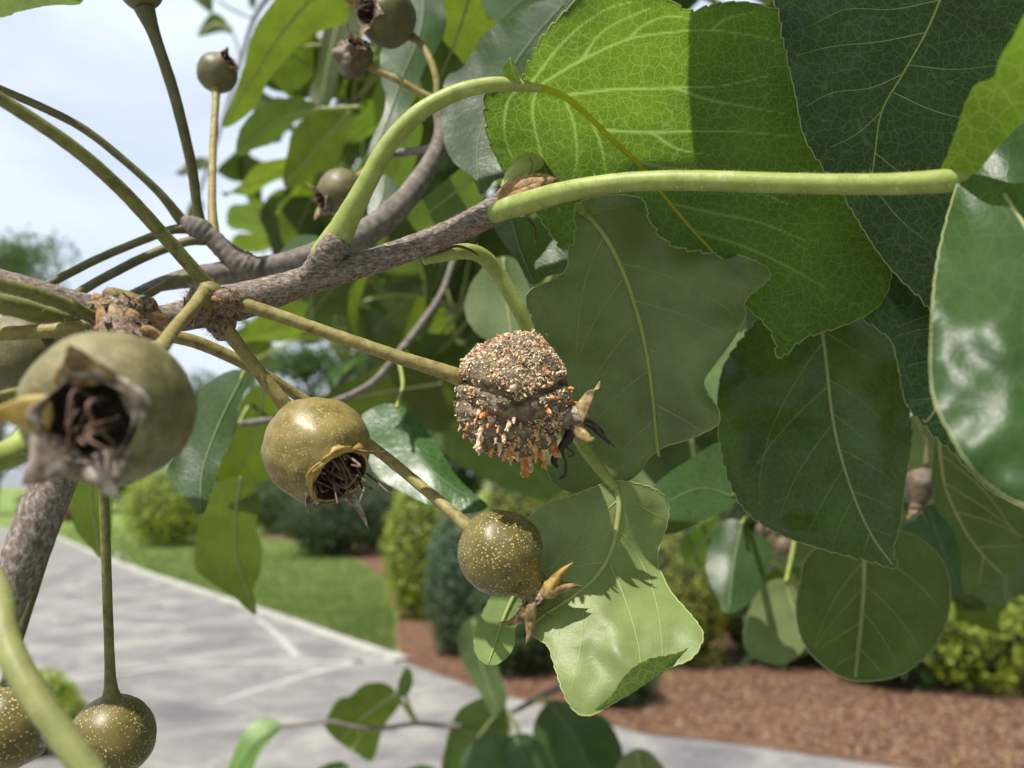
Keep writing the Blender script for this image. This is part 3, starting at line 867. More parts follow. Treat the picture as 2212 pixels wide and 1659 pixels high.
LEAFSEED = [0]
def traced_leaf(parent, outline, midrib, ctrl, under=True, mat='leaf', step=14, serr=(2.5, 22), ripple=(0.5, 150), crease=0.6, veins=0, vlist=None, mid_r=(0.45, 0.12), vein_r=0.13, vmat='vein', mmat=None, petiole=None, pmat='petiole', label=None, extra=None, hairy=None, vang=52, paint=0, curl=0.0, rim=None):
    LEAFSEED[0] += 1
    sd = LEAFSEED[0]
    V, Fc, uv, R, depth, pts = patch(outline, ctrl, midrib, under, step, serr, ripple, crease, sd, curl)
    if extra:
        for (o2, c2, m2, u2, st2) in extra:
            V2, F2, uv2, _, _, _ = patch(o2, c2, m2, u2, st2, serr, (0.15, 120), 0, sd + 40)
            Fc = Fc + [tuple(i + len(V) for i in fa) for fa in F2]
            V = np.vstack([V, V2]); uv = np.vstack([uv, uv2])
    colv = None
    if paint:
        best = np.full(len(pts), 1e9)
        for v in vlist:
            ln = catmull(v, 6)
            dd, ss, _ = near_line(np.vstack([ln]), pts)
            tot = np.linalg.norm(np.diff(ln, axis=0), axis=1).sum()
            wdt = paint * (1.0 - .55 * np.clip(ss / tot, 0, 1))
            dd = np.where((ss < -3) | (ss > tot + 3), 99, dd / wdt)
            best = np.minimum(best, dd)
        mk = np.clip(1.6 - best, 0, 1)
        colv = np.repeat(mk[:, None], 3, 1)
    lf = mesh('leaf', V, Fc, M[mat], parent, uv=uv, label=label, col=colv)
    if rim:
        Rc = np.vstack([R, R[:1]])
        rd = depth(Rc)
        Ce = Pn(Rc[:, 0], Rc[:, 1], rd)
        Ve, Fe = tube_geo(Ce, np.full(len(Ce), rim[0] / 1000), 5, cap=False)
        mesh('margin', Ve, Fe, M[rim[1]], lf)
    # midrib
    A = catmull(midrib, 8)
    dd = depth(A)
    Rr = np.linspace(mid_r[0], mid_r[1], len(A)) / 1000
    off = 0.35 if under else -0.1
    C = Pn(A[:, 0], A[:, 1], dd - off * Rr * 1000)
    Vt, Ft = tube_geo(C, Rr, 8)
    mesh('midrib', Vt, Ft, M[mmat or vmat], lf)
    lines = [] if paint else [catmull(v, 6) for v in (vlist or [])]
    if veins:
        cum = np.concatenate([[0], np.cumsum(np.linalg.norm(np.diff(A, axis=0), axis=1))])
        for i in range(veins):
            for sgn in (-1, 1):
                t = (i + .35 + random.uniform(-.15, .15) + (.3 if sgn > 0 else 0)) / (veins + .6)
                k = int(np.searchsorted(cum, t * cum[-1])); k = min(max(k, 1), len(A) - 2)
                tn = A[k + 1] - A[k - 1]; an = math.atan2(tn[1], tn[0]) + sgn * math.radians(vang + random.uniform(-6, 6))
                p = A[k].copy(); ln = [p.copy()]
                for _ in range(80):
                    p = p + np.array([math.cos(an), math.sin(an)]) * 9
                    an -= sgn * math.radians(0.9) + random.uniform(-.03, .03)
                    if not inside(R, p[None])[0]: break
                    ln.append(p.copy())
                ln = ln[:max(2, int(len(ln) * .93))]
                if len(ln) > 4: lines.append(np.array(ln))
    for ln in lines:
        dd = depth(ln)
        rr = np.linspace(vein_r, vein_r * .35, len(ln)) / 1000
        C = Pn(ln[:, 0], ln[:, 1], dd - (0.25 if under else -0.25) * rr * 1000)
        Vt, Ft = tube_geo(C, rr, 6)
        mesh('side_vein', Vt, Ft, M[vmat], lf)
    if petiole:
        px_tube('petiole', petiole, M[pmat], lf, per=10, seg=16, rough=0.05, rscale=600, hairy=hairy)
    return lf

# ------------------------------------------------------------------ fruit builder
def axes(a):
    a = Vector(a).normalized()
    e1 = a.cross(Vector((0.21, 0.93, 0.3))).normalized()
    e2 = a.cross(e1).normalized()
    return np.array(a), np.array(e1), np.array(e2)

def lathe(c, a, e1, e2, prof, R, seg=48, warp=None):
    V = []; Fc = []
    for j, (h, r) in enumerate(prof):
        for k in range(seg):
            th = 2 * math.pi * k / seg
            hh, rr = (h, r) if warp is None else warp(h, r, th, j)
            V.append(c + a * hh * R + (e1 * math.cos(th) + e2 * math.sin(th)) * rr * R)
    for j in range(len(prof) - 1):
        for k in range(seg):
            k2 = (k + 1) % seg
            Fc.append((j * seg + k, (j + 1) * seg + k, (j + 1) * seg + k2, j * seg + k2))
    return np.array(V), Fc

PROF_ROUND = [(-1.0, .05), (-.99, .16), (-.93, .38), (-.78, .64), (-.45, .92), (0, 1.03), (.38, .97), (.68, .79), (.86, .60), (.93, .52)]
PROF_PEAR = [(-1.02, .05), (-1.0, .15), (-.93, .36), (-.76, .64), (-.42, .90), (0, 1.0), (.38, .94), (.70, .70), (.92, .42), (1.03, .33), (1.16, .32)]

def fruit(label, x, y, d, r_px, axis, prof, mat, stalk, smat='stalk', sepals=(), cup=True, stamens=0, smats='sepal', noise_amp=0.03, name='pear_fruit', cupdepth=.45, star=0.0, group='pear fruits on the branches', seg=48, stamat='stamen', hairset=None, stalk_seg=14, rim_col='sepal', sepal_base=0.0, sthick=.15):
    c = np.array(P(x, y, d)); R = r_px * d / 1000 / F
    a, e1, e2 = axes(axis)
    root = empty(name, Vector(c), label, 'fruit', group)
    pr = catmull(prof, 4)
    V, Fc = lathe(c, a, e1, e2, pr, R, seg)
    sd = random.random() * 90
    V = np.array([c + (v - c) * (1 + noise_amp * (noise.noise(Vector((v - c) / R * 1.3) + Vector((sd, 0, 0))) + .5 * noise.noise(Vector((v - c) / R * 3.1) + Vector((sd, 0, 0))))) for v in V])
    # close stalk end
    V = np.vstack([V, [c + a * prof[0][0] * R]]); Fc += [(len(V) - 1, k, (k + 1) % seg) for k in range(seg)]
    mesh('flesh', V, Fc, M[mat], root)
    hr, rr = prof[-1]
    cal = None
    if cup:
        phis = []
        for sp in sepals:
            dv = np.array(dirc(*sp[0])); phis.append(math.atan2(np.dot(dv, e2), np.dot(dv, e1)))
        def lobe(th):
            return sum(math.exp(-(math.atan2(math.sin(th - p), math.cos(th - p)) / .34) ** 2) for p in phis)
        def wq(h, r, th, j):
            s = 1 + (star * (2.0 * lobe(th) - .8) if phis else 0) * max(0, 1 - j / 9)
            return h + (0.05 * math.cos(5 * th + sd + .8) + .03 * math.cos(9 * th)) * max(0, 1 - j / 5), r * s
        cp = [(hr - .03, rr * 1.03), (hr + .04, rr * 1.02), (hr + .05, rr * .93), (hr - .02, rr * .86), (hr - .16, rr * .80), (hr - cupdepth * .8, rr * .62), (hr - cupdepth, rr * .3), (hr - cupdepth, .01)]
        V, Fc = lathe(c, a, e1, e2, catmull(cp, 3), R, 40, wq)
        cal = mesh('calyx', V, Fc, M['cup'], root)
        cr_ = catmull([(hr - .06, rr * 1.05), (hr + .035, rr * 1.06), (hr + .07, rr * .98), (hr + .02, rr * .90)], 3)
        V, Fc = lathe(c, a, e1, e2, cr_, R, 40, wq)
        mesh('rim', V, Fc, M[rim_col], cal)
    for sp in sepals:
        # world direction of the sepal given as camera axes, base at rim angle closest to it
        (dr, ln, wd, curl) = sp[:4]
        sm = sp[4] if len(sp) > 4 else smats
        dv = np.array(dirc(*dr)); rad = dv - a * np.dot(dv, a); rad /= np.linalg.norm(rad) + 1e-9
        b = c + a * (hr + sepal_base) * R + rad * rr * R * .98
        tang = np.cross(a, rad)
        cd = np.array(dirc(*curl)) if len(curl) == 3 else np.zeros(3)
        pts = [b - dv * R * .08, b + dv * ln * R * .4, b + dv * ln * R * .8 + cd * ln * R * .12, b + dv * ln * R + cd * ln * R * .38]
        C = catmull(pts, 5)
        tt = np.linspace(0, 1, len(C))
        wv = wd * R * (np.clip(1 - tt, 0, 1) ** 1.05 * (1 + .12 * np.sin(tt * 9))) + 0.00003
        thk = np.maximum(wd * R * sthick * (1 - tt), 0.00004)
        V, Fc = tube_geo(C, wv, 12, rough=.12, rscale=1800, R2=thk, wdir=tang)
        so = mesh('sepal', V, Fc, M[sm], cal or root)
        if cal is None: so.parent = root
    for i in range(stamens):
        th = random.random() * 6.283; r0 = rr * random.uniform(.1, .7)
        rad = e1 * math.cos(th) + e2 * math.sin(th)
        b = c + a * (hr - cupdepth * .75) * R + rad * r0 * R
        e = b + a * R * random.uniform(.3, cupdepth + .52) + rad * R * random.uniform(-.35, .2) + np.array((random.gauss(0, 1), random.gauss(0, 1), random.gauss(0, 1))) * R * .12
        m = (b + e) / 2 + np.array((random.gauss(0, 1), random.gauss(0, 1), random.gauss(0, 1))) * R * .2
        C = catmull([b, m, e], 5)
        q = R * random.uniform(.018, .035)
        V, Fc = tube_geo(C, np.linspace(q, q * .7, len(C)), 6)
        mesh('stamen', V, Fc, M[stamat], cal)
    if stalk:
        px_tube('stalk', stalk, M[smat], root, per=9, seg=stalk_seg, rough=.09, rscale=1300, hairy=hairset)
    return root, c, R, (a, e1, e2)

# ------------------------------------------------------------------ the near pear twig
hp = []      # petiole paths for fine hairs
hw = []      # wood paths
twig = empty('pear_twig', P(300, 690, 84), 'grey brown pear twig with green leaf stalks running to a fuzzy bud', 'twig')
wood_pts = [(-1800, 250, 72, 46), (-900, 420, 76, 45), (-160, 585, 80, 42), (0, 622, 81, 40), (100, 646, 82, 36), (200, 672, 84, 33), (270, 690, 85, 34), (350, 690, 87, 30), (430, 674, 89, 36), (500, 656, 90, 40), (560, 640, 91, 37), (640, 614, 92, 32), (700, 594, 92, 31), (750, 580, 92, 28), (860, 546, 93, 27), (960, 508, 94, 27), (1040, 470, 94, 29), (1085, 445, 95, 31), (1120, 420, 95, 22)]
px_tube('wood', wood_pts, M['bark'], twig, per=12, seg=28, rough=0.07, rscale=900, hairy=hw)
px_tube('wood', [(262, 700, 86, 36), (235, 780, 84, 40), (190, 880, 80, 44), (135, 1000, 77, 44), (95, 1090, 75, 44), (55, 1190, 74, 44), (15, 1290, 73, 42), (-60, 1450, 72, 42), (-400, 2100, 72, 42), (-1000, 2800, 76, 42)], M['bark_down'], twig, per=12, seg=28, rough=0.08, rscale=900, hairy=hw)
px_tube('side_shoot', [(190, 960, 82, 10), (150, 1060, 80, 10), (108, 1170, 79, 10), (62, 1310, 78, 10), (10, 1480, 77, 10)], M['stalk_dark'], twig, rough=.1)
# old petiole collar on the wood under the first leaf stalk
px_tube('leaf_scar', [(655, 600, 91, 16), (690, 570, 91, 29), (716, 540, 90, 32), (735, 515, 89.5, 27)], M['bark'], twig, per=8, seg=18, rough=.12, rscale=1300)

# fruiting spurs: ringed, scaly knuckles
spur_hair = []
C, R = px_path([(300, 705, 83, 40), (270, 690, 81.5, 48), (235, 690, 80, 44), (205, 700, 79, 32)], 8)
V, Fc = tube_geo(C, R * (1 + .12 * np.sin(np.arange(len(C)) * 1.9)), 26, .16, 1300); spur_hair.append((C, R))
mesh('spur', V, Fc, M['spur'], twig)
C, R = px_path([(330, 700, 86, 30), (310, 675, 85, 30), (262, 660, 84, 34), (222, 648, 83, 30)], 8)
V, Fc = tube_geo(C, R, 22, .15, 1300)
mesh('spur', V, Fc, M['scale_olive'], twig)
C, R = px_path([(262, 690, 79, 34), (262, 725, 77, 50), (268, 765, 75, 46)], 8)
V, Fc = tube_geo(C, R * (1 + .10 * np.sin(np.arange(len(C)) * 2.1)), 26, .16, 1300); spur_hair.append((C, R))
mesh('spur', V, Fc, M['spur'], twig)
C, R = px_path([(430, 672, 88, 34), (448, 640, 86.5, 34), (455, 615, 86, 24)], 8)
V, Fc = tube_geo(C, R, 22, .16, 1400); spur_hair += [(C, R), (C, R), (C, R)]
mesh('spur', V, Fc, M['scale_olive'], twig)
C, R = px_path([(470, 680, 90, 34), (478, 700, 88.5, 32), (480, 725, 87.5, 18)], 8)
V, Fc = tube_geo(C, R, 20, .16, 1400); spur_hair.append((C, R))
mesh('spur', V, Fc, M['spur'], twig)
C, R = px_path([(500, 655, 87, 30), (480, 650, 86, 28), (462, 648, 86, 16)], 6)
V, Fc = tube_geo(C, R, 20, .16, 1400); spur_hair.append((C, R))
mesh('spur', V, Fc, M['spur'], twig)
for bx, by, bd, rr, dr, mt in [(290, 698, 76.5, 15, (.3, .2, -.9), 'sepal_tip'), (325, 720, 77, 24, (.8, -.1, -.4), 'scale_tan'), (150, 720, 77, 26, (-.8, -.1, -.3), 'spur'), (310, 665, 82, 26, (.6, .5, -.2), 'spur'), (340, 690, 82, 22, (.8, .1, -.4), 'scale_tan'), (240, 648, 81, 22, (.2, .8, -.4), 'scale_olive'), (215, 655, 80.5, 20, (-.3, .8, -.3), 'scale_tan'), (280, 735, 74.5, 28, (.5, -.5, -.7), 'spur'), (235, 745, 74.5, 26, (-.5, -.5, -.6), 'spur'), (500, 640, 87.5, 16, (.4, .5, -.6), 'spur'), (520, 660, 87.5, 14, (.5, -.3, -.6), 'scale_tan')]:
    c = np.array(P(bx, by, bd)); r = rr * bd / 1000 / F
    a, e1, e2 = axes(dirc(*dr))
    C = catmull([c - a * r, c, c + a * r * .8, c + a * r * 1.25], 4)
    tt = np.linspace(0, 1, len(C))
    V, Fc = tube_geo(C, r * np.sin(np.clip(tt * .8 + .18, 0, 1) * math.pi) ** .7 + 1e-5, 14, .3, 1200, R2=r * .55 * np.sin(np.clip(tt * .8 + .18, 0, 1) * math.pi) + 1e-5)
    mesh('bud_scale', V, Fc, M[mt], twig)
def scales(C, R, n, mts):
    T, Nn_, Bn = frames(C)
    for _ in range(n):
        i = random.randrange(0, len(C) - 1); a = random.random() * 6.283
        nr = Nn_[i] * math.cos(a) + Bn[i] * math.sin(a)
        if np.dot(nr, nFW) > .35: continue
        tg = np.cross(T[i], nr)
        l = R[i] * random.uniform(.55, 1.1); wd = R[i] * random.uniform(.18, .42); sg = random.choice((-1, 1))
        ax = T[i] * sg + tg * random.uniform(-.5, .5)
        b = C[i] + nr * R[i] * .97 - ax * l * .4
        Cp = catmull([b, b + ax * l * .5 + nr * l * .05, b + ax * l * .9 + nr * l * random.uniform(.05, .22), b + ax * l * 1.1 + nr * l * random.uniform(.1, .4)], 4)
        tt = np.linspace(0, 1, len(Cp))
        V, Fc = tube_geo(Cp, wd * (1 - tt ** 1.8) + 2e-5, 10, .25, 2200, R2=wd * .22 * (1 - tt) + 2e-5, wdir=tg)
        mesh('bud_scale', V, Fc, M[random.choice(mts)], twig)
for k_, (C_, R_) in enumerate(spur_hair[:2]): scales(C_, R_, 34, ['spur', 'spur', 'scale_tan', 'sepal', 'scale_olive'])
scales(spur_hair[2][0], spur_hair[2][1], 16, ['spur', 'scale_olive']); scales(spur_hair[-1][0], spur_hair[-1][1], 14, ['spur', 'scale_tan'])
hairs(spur_hair, 30, 0.0014, 0.000024, M['hair_brown'], twig, curl=1.4)

# terminal bud
bud = px_tube('bud', [(1085, 432, 93.5, 20), (1110, 416, 92.5, 26), (1140, 404, 92, 24), (1170, 400, 92, 19), (1192, 398, 92, 11), (1204, 393, 92, 4)], M['scale_tan'], twig, per=8, seg=22, rough=.25, rscale=1700)
for q in ([(1100, 410, 91.2, 9), (1140, 398, 90.8, 14), (1180, 392, 90.6, 10), (1208, 386, 90.8, 2)], [(1096, 428, 91.2, 10), (1130, 418, 90.8, 14), (1160, 402, 90.4, 9), (1180, 386, 90.3, 2)], [(1120, 392, 92, 8), (1160, 386, 92, 11), (1190, 386, 92, 7), (1206, 392, 92, 2)]):
    C, R = px_path(q, 8)
    V, Fc = tube_geo(C, R, 14, .3, 1600, R2=R * .5, wdir=np.array(UP))
    mesh('bud_scale', V, Fc, M['scale_tan'], bud)
hairs([px_path([(1085, 432, 93.5, 20), (1140, 404, 92, 26), (1200, 394, 92, 8)], 6)], 60, 0.0005, 0.000012, M['hair'], twig, name='bud_hairs')
for q in ([(1140, 474, 93, 1.6), (1156, 492, 92.5, 1.9), (1155, 525, 92, 1.6), (1143, 552, 92, .9)], [(1142, 338, 93, .8), (1149, 352, 92.5, 1.8), (1147, 366, 92.5, 1.9), (1142, 378, 92.5, 1.6)], [(945, 545, 95, 3), (985, 532, 95.5, 3), (1015, 540, 96, 3), (1034, 552, 97, 1.2)]):
    px_tube('stipule', q, M['filament'], twig, per=8, seg=6)

# first leaf: backlit, seen from below
L1 = [(1118, 186), (1132, 172), (1150, 130), (1175, 85), (1210, 42), (1250, -2), (1300, -40), (1380, -45), (1440, 0), (1470, 22), (1500, 28), (1545, 12), (1600, 6), (1650, 14), (1705, 40), (1722, 110), (1745, 230), (1800, 370), (1880, 490), (1920, 575), (1905, 650), (1850, 690), (1785, 712), (1752, 720), (1726, 732), (1704, 752), (1684, 770), (1680, 748), (1670, 718), (1648, 692), (1620, 668), (1604, 645), (1590, 600), (1558, 552), (1520, 540), (1466, 530), (1430, 506), (1405, 470), (1388, 428), (1310, 420), (1242, 440), (1236, 500), (1222, 536), (1195, 505), (1150, 445), (1110, 405), (1080, 352), (1058, 300), (1053, 250), (1052, 208), (1085, 192)]
traced_leaf(twig, L1, [(1118, 184), (1160, 188), (1215, 206), (1262, 243), (1302, 281), (1345, 322), (1377, 351), (1437, 426), (1490, 490), (1542, 546)],
    [(1125, 184, 89), (1250, 0, 81), (1480, 20, 84), (1700, 40, 96), (1050, 260, 95), (1400, 370, 101), (1560, 200, 95), (1725, 300, 102), (1230, 530, 104), (1400, 450, 103), (1560, 548, 106.5), (1900, 580, 113), (1850, 690, 114), (1690, 765, 107), (1620, 640, 110)],
    True, 'leaf_veined', curl=.8, rim=(.085, 'vein'), step=5.0, paint=3.0, serr=(9, 34), ripple=(0.8, 170), crease=-0.5, vmat='vein', mmat='vein_yellow', mid_r=(0.50, 0.16), vein_r=0.15,
    vlist=[[(1216, 206), (1332, 193), (1457, 190), (1560, 185), (1657, 165)], [(1457, 190), (1530, 215), (1617, 231), (1690, 245)], [(1171, 180), (1256, 130), (1357, 85), (1450, 70), (1537, 65), (1640, 80), (1690, 95)], [(1150, 176), (1200, 110), (1250, 60), (1310, 20), (1360, 5)], [(1302, 281), (1407, 286), (1557, 283), (1640, 288), (1723, 295)], [(1377, 351), (1440, 362), (1497, 371), (1600, 400), (1700, 440)], [(1256, 130), (1290, 80), (1330, 50), (1400, 20)], [(1221, 215), (1240, 270), (1246, 341), (1235, 400)], [(1275, 255), (1300, 320), (1310, 390)], [(1160, 190), (1150, 240), (1165, 320), (1185, 390), (1210, 460)], [(1120, 190), (1095, 225), (1090, 290), (1110, 350)], [(1450, 440), (1540, 460), (1640, 480), (1740, 520)], [(1500, 500), (1600, 530), (1690, 570), (1780, 620)], [(1407, 286), (1460, 320), (1530, 335)], [(1357, 85), (1390, 55), (1440, 35), (1490, 40)], [(1537, 65), (1570, 40), (1620, 28)]],
    petiole=[(700, 560, 91, 34), (722, 525, 90.5, 33), (748, 478, 89.5, 27), (790, 400, 88.5, 22), (835, 318, 88, 20), (900, 248, 88, 19), (980, 202, 88, 17.5), (1060, 183, 88.4, 16), (1120, 184, 88.6, 13), (1170, 192, 88.9, 8)], hairy=hp, label='yellow green leaf lit from behind, with branching pale veins')
# small curled lobe at the base of that leaf
traced_leaf(twig, [(1088, 178), (1086, 150), (1098, 133), (1108, 128), (1116, 150), (1124, 172), (1110, 178)], [(1105, 178), (1106, 155), (1106, 132)], [(1088, 170, 88.5), (1120, 172, 88), (1106, 130, 86.5)], True, 'leaf_veined', step=8, serr=(0, 20), ripple=(.2, 60), crease=.3, mid_r=(.12, .05))
px_tube('leaf_tooth', [(1122, 180, 88, 4), (1110, 155, 87, 3.5), (1102, 125, 86, 1.5)], M['vein'], twig, per=6, seg=8)

# second leaf: dull underside hanging behind the first, shaded by an added leaf above
L2 = [(1246, 425), (1300, 412), (1380, 420), (1460, 480), (1540, 530), (1600, 553), (1645, 572), (1663, 592), (1650, 612), (1622, 634), (1606, 656), (1610, 680), (1600, 705), (1575, 745), (1545, 785), (1520, 822), (1528, 852), (1548, 880), (1552, 910), (1530, 928), (1480, 950), (1440, 962), (1405, 985), (1380, 1020), (1345, 1045), (1300, 1062), (1240, 1062), (1195, 1040), (1180, 980), (1190, 900), (1200, 830), (1190, 770), (1168, 735), (1150, 690), (1138, 648), (1150, 625), (1195, 605), (1225, 580), (1228, 540), (1236, 470)]
traced_leaf(twig, L2, [(1250, 448), (1300, 502), (1338, 570), (1368, 650), (1392, 740), (1408, 840), (1420, 965), (1424, 985)],
    [(1250, 440, 108), (1640, 590, 105.5), (1500, 520, 109), (1150, 650, 102.5), (1200, 610, 104), (1350, 600, 108.5), (1420, 960, 105), (1550, 900, 99.5), (1200, 1040, 105), (1330, 1040, 104), (1600, 690, 102.5), (1520, 830, 102.5), (1300, 800, 106.5)],
    True, 'leaf_grey', curl=1.8, rim=(.10, 'vein_dull'), step=10, serr=(3, 24), ripple=(2.2, 130), crease=.5, veins=5, vang=62, vein_r=.10, vmat='vein_dull', mmat='vein', mid_r=(.42, .2),
    petiole=[(1098, 412, 97, 20), (1120, 375, 97, 24), (1148, 348, 98, 24), (1180, 350, 100, 20), (1208, 388, 103, 15), (1235, 428, 106, 12), (1262, 460, 107.6, 9)], hairy=hp, label='dull grey green leaf seen from below, hanging behind the rust coated fruit')

# third leaf: pale, curled, behind the speckled fruit
L3 = [(1325, 1040), (1380, 1048), (1420, 1062), (1442, 1085), (1440, 1130), (1424, 1180), (1420, 1215), (1432, 1245), (1450, 1280), (1488, 1326), (1512, 1358), (1515, 1385), (1490, 1422), (1440, 1443), (1400, 1470), (1330, 1515), (1280, 1543), (1250, 1540), (1228, 1515), (1210, 1470), (1196, 1425), (1185, 1395), (1160, 1378), (1140, 1362), (1143, 1340), (1160, 1305), (1150, 1262), (1125, 1200), (1118, 1165), (1140, 1125), (1180, 1092), (1235, 1072), (1285, 1052)]
flap = [(1514, 1383), (1480, 1406), (1440, 1418), (1405, 1425), (1372, 1442), (1345, 1468), (1325, 1498), (1300, 1522), (1270, 1546), (1330, 1517), (1400, 1472), (1440, 1445), (1490, 1424)]
traced_leaf(twig, L3, [(1325, 1040), (1337, 1085), (1332, 1140), (1318, 1195), (1288, 1245), (1235, 1290), (1180, 1325), (1148, 1352)],
    [(1330, 1040, 98.5), (1440, 1085, 100), (1200, 1085, 100), (1337, 1100, 97.5), (1422, 1215, 101), (1322, 1185, 96.5), (1285, 1245, 94.5), (1148, 1350, 90.5), (1515, 1375, 88.5), (1370, 1340, 89), (1260, 1540, 84), (1200, 1430, 87), (1130, 1180, 99.5), (1240, 1380, 89), (1440, 1300, 93), (1440, 1440, 86)],
    True, 'leaf_pale', curl=1.0, rim=(.085, 'vein_pale'), step=9, serr=(4, 22), ripple=(1.3, 120), crease=-.4, veins=5, vein_r=.08, vmat='vein_pale', mid_r=(.42, .14), extra=[(flap, [(1514, 1380, 88.1), (1440, 1444, 85.6), (1270, 1546, 83.6), (1440, 1418, 84.6), (1330, 1490, 83.2)], [(1280, 1540), (1510, 1385)], False, 8)],
    petiole=[(915, 562, 95, 10), (955, 552, 96, 14), (1000, 543, 98, 17), (1040, 552, 100, 17), (1075, 590, 102, 17), (1118, 665, 103, 16), (1155, 745, 104, 15), (1205, 860, 103.5, 14), (1258, 962, 101, 13), (1300, 1018, 98.6, 12), (1330, 1055, 97.8, 10)], hairy=hp, label='pale green curled leaf with a rolled edge beside the speckled fruit')
traced_leaf(twig, [(1075, 1270), (1050, 1310), (1030, 1360), (1024, 1395), (1040, 1428), (1068, 1436), (1095, 1420), (1112, 1390), (1116, 1350), (1150, 1320), (1150, 1260), (1110, 1250)], [(1120, 1265), (1090, 1330), (1066, 1400), (1055, 1432)], [(1120, 1260, 104), (1030, 1390, 100), (1110, 1390, 101), (1055, 1435, 99)], True, 'leaf_pale', step=11, serr=(3, 20), ripple=(.3, 90), crease=.2, mid_r=(.3, .08), vmat='vein', label='small pale leaf end showing below the speckled fruit')

# leaf on the long stalk: near half seen from above, far half from below
L5 = [(2300, 190), (2212, 245), (2140, 302), (2084, 362), (2056, 440), (2036, 520), (2022, 600), (2013, 700), (2011, 800), (2022, 870), (2052, 930), (2092, 1000), (2142, 1052), (2212, 1092), (2320, 1120), (2440, 1000), (2500, 700), (2440, 330)]
L5b = [(2033, 374), (2050, 330), (2072, 268), (2090, 215), (2110, 182), (2146, 166), (2160, 125), (2188, 82), (2228, 20), (2330, -30), (2420, 100), (2330, 205), (2212, 264), (2155, 318), (2098, 385), (2060, 388)]
traced_leaf(twig, L5, [(2170, 420), (2220, 500), (2290, 640), (2350, 820), (2390, 1000)], [(2100, 385, 70.2), (2150, 400, 69), (2020, 650, 60), (2090, 1000, 53), (2300, 1090, 49), (2300, 250, 66), (2300, 650, 56), (2480, 700, 54)],
    False, 'leaf_bright', curl=.8, rim=(.09, 'vein_dull'), step=14, serr=(4, 36), ripple=(1.6, 200), crease=.3, mid_r=(.2, .1), veins=0, vmat='vein_dull', extra=[(L5b, [(2035, 372, 73), (2100, 392, 71.5), (2110, 182, 65), (2188, 82, 59), (2330, 0, 51), (2330, 260, 62)], [(2060, 388), (2330, 200)], True, 14)],
    petiole=[(1060, 466, 94, 18), (1090, 452, 91, 23), (1150, 434, 88, 24), (1230, 412, 85, 22), (1350, 394, 82, 21), (1500, 390, 79.5, 22), (1700, 396, 76.5, 22), (1900, 398, 74, 23), (2030, 392, 72.5, 25), (2085, 388, 72.2, 24), (2130, 394, 72.6, 22), (2180, 420, 72, 12)], hairy=hp, label='blurred glossy leaf on the long straight stalk')

# loose leaf stalks at the lower left, leading to leaves outside the picture
px_tube('petiole', [(60, 900, 72, 14), (95, 905, 66, 30), (62, 950, 63, 32), (18, 982, 61, 31), (-80, 1010, 58, 30)], M['petiole'], twig, hairy=hp)
px_tube('petiole', [(-10, 1240, 70, 18), (4, 1300, 60, 26), (14, 1380, 57, 28), (52, 1465, 55, 29), (115, 1560, 54, 30), (210, 1690, 53, 30)], M['petiole_dull'], twig, hairy=hp)
px_tube('petiole', [(140, 690, 80, 20), (90, 680, 77, 22), (30, 662, 74, 23), (-80, 640, 70, 23)], M['petiole_dull'], twig, hairy=hp)
hairs(hp, 14, 0.0005, 0.000018, M['hair'], twig, name='stalk_hairs')
hairs(hw, 60, 0.00045, 0.000018, M['hair'], twig, back=1.2, name='bark_hairs')

# ------------------------------------------------------------------ fruits
sh = []
fruit('large matte olive fruit with a gaping dark star shaped calyx', 245, 880, 56, 165, dirc(.19, -.12, -.97),
      [(-1.0, .05), (-.99, .16), (-.93, .38), (-.78, .64), (-.45, .90), (0, 1.0), (.38, .98), (.66, .86), (.84, .68), (.93, .53)], 'fruit_near',
      [(446, 622, 86, 14), (420, 660, 82, 14), (385, 700, 75, 14), (345, 755, 66, 17), (315, 800, 61, 22)], 'stalk',
      sepals=[((-.93, .10, -.2), .62, .24, (-.3, -.5, 0), 'sepal_gold'), ((.05, .75, -.55), .36, .36, (0, .3, -.6), 'sepal'), ((.75, .2, -.5), .34, .36, (.3, -.3, -.3), 'sepal_grey'), ((-.5, -.7, -.4), .40, .40, (-.5, -.3, 0), 'sepal_grey'), ((.3, -.8, -.4), .42, .34, (.4, -.4, .3), 'sepal_grey')],
      star=.22, cupdepth=.55, stamens=12, noise_amp=.05, seg=64, hairset=sh, rim_col='sepal_grey')
fruit('olive fruit with a torn calyx full of dry curled stamens', 685, 968, 88, 110, dirc(.62, -.54, -.57),
      [(-1.0, .05), (-.99, .16), (-.93, .38), (-.78, .64), (-.45, .92), (0, 1.03), (.36, .98), (.62, .85), (.78, .70), (.87, .60)], 'fruit_tan',
      [(470, 672, 89, 17), (488, 708, 88, 16), (530, 765, 88, 14), (580, 830, 88.5, 15), (622, 885, 89.5, 18), (640, 912, 90.5, 20)], 'stalk',
      sepals=[((.85, -.05, -.5), .46, .20, (.8, .2, 0), 'sepal'), ((.35, .45, -.8), .22, .34, (.3, .1, -.5), 'sepal_gold'), ((-.55, .1, -.8), .18, .30, (0, -.4, -.5), 'sepal_gold'), ((-.35, -.75, -.55), .34, .24, (.5, -.4, 0), 'sepal_grey'), ((.6, -.75, -.2), .62, .14, (.2, -.8, 0), 'sepal_grey')],
      stamens=34, star=.13, cupdepth=.6, noise_amp=.07, seg=64, hairset=sh, rim_col='sepal_gold')
